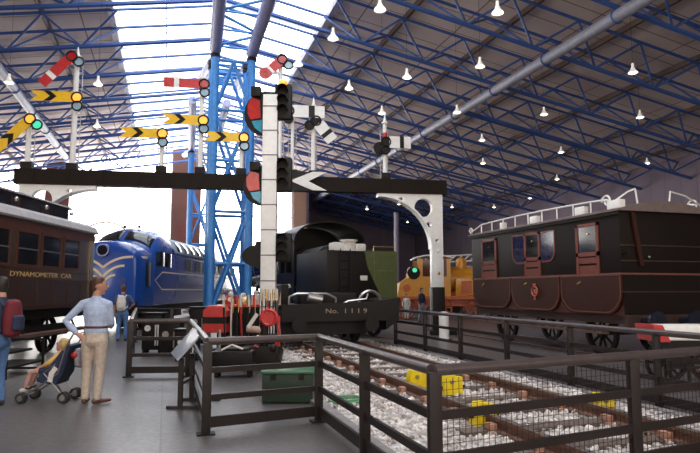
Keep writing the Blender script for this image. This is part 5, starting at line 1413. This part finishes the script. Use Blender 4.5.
# backpack visitor by the diesel
bp_ = at_floor(121.5, 341)
J = dict(head=(0.0, 0.02, 1.63), neck=(0.0, -0.0, 1.47), chest=(0.0, 0, 1.23), pelvis=(0.0, 0, 0.93),
         arm_l=((-0.185, 0.0, 1.38), (-0.26, 0.02, 1.10), (-0.25, 0.12, 0.88)), arm_r=((0.185, 0.0, 1.38), (0.32, 0.06, 1.14), (0.20, 0.20, 1.05)),
         leg_l=((-0.09, 0, 0.88), (-0.11, 0.02, 0.47), (-0.12, -0.02, 0.09), (-0.14, 0.15, 0.03)), leg_r=((0.09, 0, 0.88), (0.10, 0.03, 0.47), (0.11, 0.0, 0.09), (0.13, 0.2, 0.03)))
person('visitor in dark blue top and jeans standing by the blue locomotive', (bp_.x, bp_.y, 0), R(-10), J, mat('dusk_blue_top', (0.06, 0.08, 0.18), 0.8), denim, hair_b, rubber, short_sleeve=True)
rucksack((bp_.x, bp_.y, 0), R(-10), (0.0, -0.22, 1.2), 0.9, whitecloth, whitecloth, 'white rucksack on the visitor by the blue locomotive')
# two distant visitors
for (px, d, lab, tm, lm, sc, sw) in ((406, 33.0, 'small visitor in white standing in front of the yellow engine', whitecloth, whitecloth, 0.78, 1), (421, 30.0, 'distant visitor in dark top and grey trousers by the gantry leg', navy, greycloth, 0.96, -1)):
    o = W((px-350)/F*d, d)
    J = dict(head=(0.0, 0.02, 1.65), neck=(0.0, -0.0, 1.49), chest=(0.0, 0, 1.25), pelvis=(0.0, 0, 0.95),
         arm_l=((-0.185, 0.0, 1.40), (-0.25, 0.02, 1.12), (-0.24, 0.10, 0.88)), arm_r=((0.185, 0.0, 1.40), (0.27, 0.02, 1.13), (0.24, 0.14, 0.90)),
         leg_l=((-0.09, 0, 0.90), (-0.10, 0.06, 0.48), (-0.11, 0.06, 0.09), (-0.12, 0.2, 0.03)), leg_r=((0.09, 0, 0.90), (0.10, 0.0, 0.48), (0.10, -0.10, 0.09), (0.12, 0.05, 0.03)))
    person(lab, o, R(150*sw), J, tm, lm, hair_k if sw < 0 else hair_b, rubber, scale=sc)

# pushchair with child -----------------------------------------------------
sp_ = at_floor(53, 401)
St2 = thing('pushchair', 'folding pushchair with dark navy seat and double wheels', 'pushchair', (sp_.x, sp_.y, 0), R(-17))
# local x: left is forward (negative x)
for s in (-0.19, 0.19):
    fr = MB(); fr.path([(-0.34, s, 0.10), (-0.05, s, 0.28), (0.14, s, 0.42), (0.24, s, 0.80), (0.34, s, 0.98), (0.42, s, 0.96)], 0.012, 8); fr.path([(0.24, s, 0.09), (0.05, s, 0.30), (-0.06, s, 0.42), (0.10, s, 0.55)], 0.012, 8)
    fr.build('side_frame', mat('chair_frame_metal', (0.35, 0.33, 0.33), 0.3, 0.8), St2)
    MB().tube((0.36, s, 0.975), (0.46, s, 0.945), 0.02, 10).build('handle_grip', rubber, St2)
    for x, r in ((-0.36, 0.075), (0.24, 0.082)):
        w = MB()
        for o_ in (-0.035, 0.035):
            w.ring((x, s+o_, r), r-0.016, 0.016, 'Y', 20); 
        w.build('wheel', rubber, St2)
        MB().tube((x, s-0.05, r), (x, s+0.05, r), 0.04, 12).build('hub', MATS['chair_frame_metal'], St2)
mb = MB()
for x, z in ((-0.34, 0.1), (0.24, 0.09), (0.24, 0.80)): mb.tube((x, -0.19, z), (x, 0.19, z), 0.011, 8)
mb.bar((0.24, -0.19, 0.12), (-0.1, 0.19, 0.26), 0.015); mb.build('cross_bars', MATS['chair_frame_metal'], St2)
st = MB(); st.prism([(-0.16, 0.30), (0.10, 0.25), (0.20, 0.40), (0.30, 0.80), (0.24, 0.82), (0.10, 0.48), (0.02, 0.36), (-0.16, 0.36)], 0.36, Matrix.Translation((0, -0.18, 0)))
st.build('seat', navy, St2)
sd = MB()
for s in (-0.195, 0.18): sd.prism([(-0.14, 0.30), (0.12, 0.26), (0.28, 0.74), (0.18, 0.74), (0.02, 0.52), (-0.12, 0.42)], 0.015, Matrix.Translation((0, s, 0)))
sd.build('seat_side', navy, St2)
MB().path([(-0.33, -0.14, 0.2), (-0.36, 0.0, 0.18), (-0.33, 0.14, 0.2)], 0.015, 6).build('footrest', rubber, St2)
bag = fuse('carrier_bag', [[(Vector((0.36, 0.0, 0.52)), 0.06, 0.10), (Vector((0.34, 0, 0.72)), 0.05, 0.09)]], mat('pale_bag', (0.35, 0.33, 0.38), 0.6), None, 0.012, 2)
bag.location = (sp_.x, sp_.y, 0); bag.rotation_euler = (0, 0, R(-17)); tag(bag, 'pale grey bag hanging behind the pushchair', 'bag')
jk = fuse('red_bundle', [[(Vector((0.31, -0.08, 0.66)), 0.055, 0.05), (Vector((0.33, 0.06, 0.68)), 0.055, 0.05)]], red, None, 0.012, 2)
jk.location = (sp_.x, sp_.y, 0); jk.rotation_euler = (0, 0, R(-17)); tag(jk, 'small bright red bundle tucked on the pushchair handles', 'bundle')
cloth = MB(); cloth.strip([(0.04, 0.30), (0.06, 0.42), (0.12, 0.50)], 0.07, 0.012, Matrix.Translation((0, -0.215, 0))); cl_ = cloth.build('white_cloth', whitecloth); cl_.location = (sp_.x, sp_.y, 0); cl_.rotation_euler = (0, 0, R(-17)); tag(cl_, 'white cloth draped over the side of the pushchair', 'cloth')
# child seated, facing -x
ch_t = thing('person', 'small child in a yellow top lying back in the pushchair', 'person', (sp_.x, sp_.y, 0), R(-17+90))
# child frame: local +Y = world-left (after +90 rotation), so use that frame
hcs, det = head_parts(ch_t, Vector((0.0, -0.10, 0.80)), 0.0, 0.85, hair_y, R(-20))
body = list(hcs)+[[(Vector((0, 0.02, 0.42)), 0.085, 0.07), (Vector((0, -0.06, 0.56)), 0.085, 0.07), (Vector((0, -0.10, 0.66)), 0.07, 0.055), (Vector((0, -0.11, 0.76)), 0.035, 0.035)]]
for s in (-1, 1):
    body.append([(Vector((s*0.10, -0.09, 0.65)), 0.03), (Vector((s*0.14, 0.02, 0.55)), 0.026), (Vector((s*0.10, 0.14, 0.50)), 0.02)])
    body += [[(Vector((s*0.10, 0.14, 0.50)), 0.020, 0.015), (Vector((s*0.10, 0.19, 0.49)), 0.022, 0.012)]]+[[(Vector((s*0.10+o, 0.185, 0.49)), 0.006), (Vector((s*0.10+o*1.2, 0.215, 0.475)), 0.005)] for o in (-0.016, -0.006, 0.005, 0.015)]+[[(Vector((s*0.085, 0.155, 0.50)), 0.007), (Vector((s*0.07, 0.175, 0.515)), 0.006)]]
    body.append([(Vector((s*0.06, 0.03, 0.40)), 0.055), (Vector((s*0.08, 0.20, 0.44)), 0.045), (Vector((s*0.08, 0.30, 0.42)), 0.036), (Vector((s*0.08, 0.34, 0.30)), 0.034), (Vector((s*0.08, 0.37, 0.20)), 0.024)])
fuse('body', body, mat('child_skin', (0.60, 0.33, 0.26), 0.5), ch_t, 0.007, 2)
det(ch_t)
tops = [[(Vector((0, 0.01, 0.44)), 0.10, 0.085), (Vector((0, -0.06, 0.57)), 0.10, 0.085), (Vector((0, -0.10, 0.68)), 0.085, 0.065)]]
for s in (-1, 1): tops.append([(Vector((s*0.10, -0.09, 0.65)), 0.042), (Vector((s*0.14, 0.02, 0.56)), 0.038), (Vector((s*0.12, 0.08, 0.53)), 0.032)])
fuse('yellow_top', tops, yellowcloth, ch_t, 0.010, 2)
fuse('shorts', [[(Vector((s*0.06, 0.0, 0.40)), 0.066), (Vector((s*0.08, 0.15, 0.44)), 0.058)] for s in (-1, 1)], navy, ch_t, 0.010, 2)
for s in (-1, 1):
    fuse('shoe', [[(Vector((s*0.08, 0.36, 0.17)), 0.032), (Vector((s*0.08, 0.43, 0.16)), 0.028)]], whitecloth, ch_t, 0.008, 2)

# =====================================================================
# LIGHT, CAMERA
# =====================================================================
w = bpy.data.worlds.new('World'); bpy.context.scene.world = w; w.use_nodes = True
w.node_tree.nodes['Background'].inputs[0].default_value = (0.75, 0.85, 1.0, 1); w.node_tree.nodes['Background'].inputs[1].default_value = 1.0

cam = bpy.data.cameras.new('Camera'); co = bpy.data.objects.new('Camera', cam); COL.objects.link(co)
cam.sensor_width = 36; cam.lens = 36*F/700; cam.clip_end = 300
co.location = (0, 0, EYE); co.rotation_euler = (R(90)+PITCH, 0, -YAW)
sc = bpy.context.scene; sc.camera = co
sc.view_settings.view_transform = 'Standard'; sc.view_settings.look = 'None'; sc.view_settings.gamma = 1; sc.view_settings.use_curve_mapping = False
sc.view_settings.exposure = 0.35
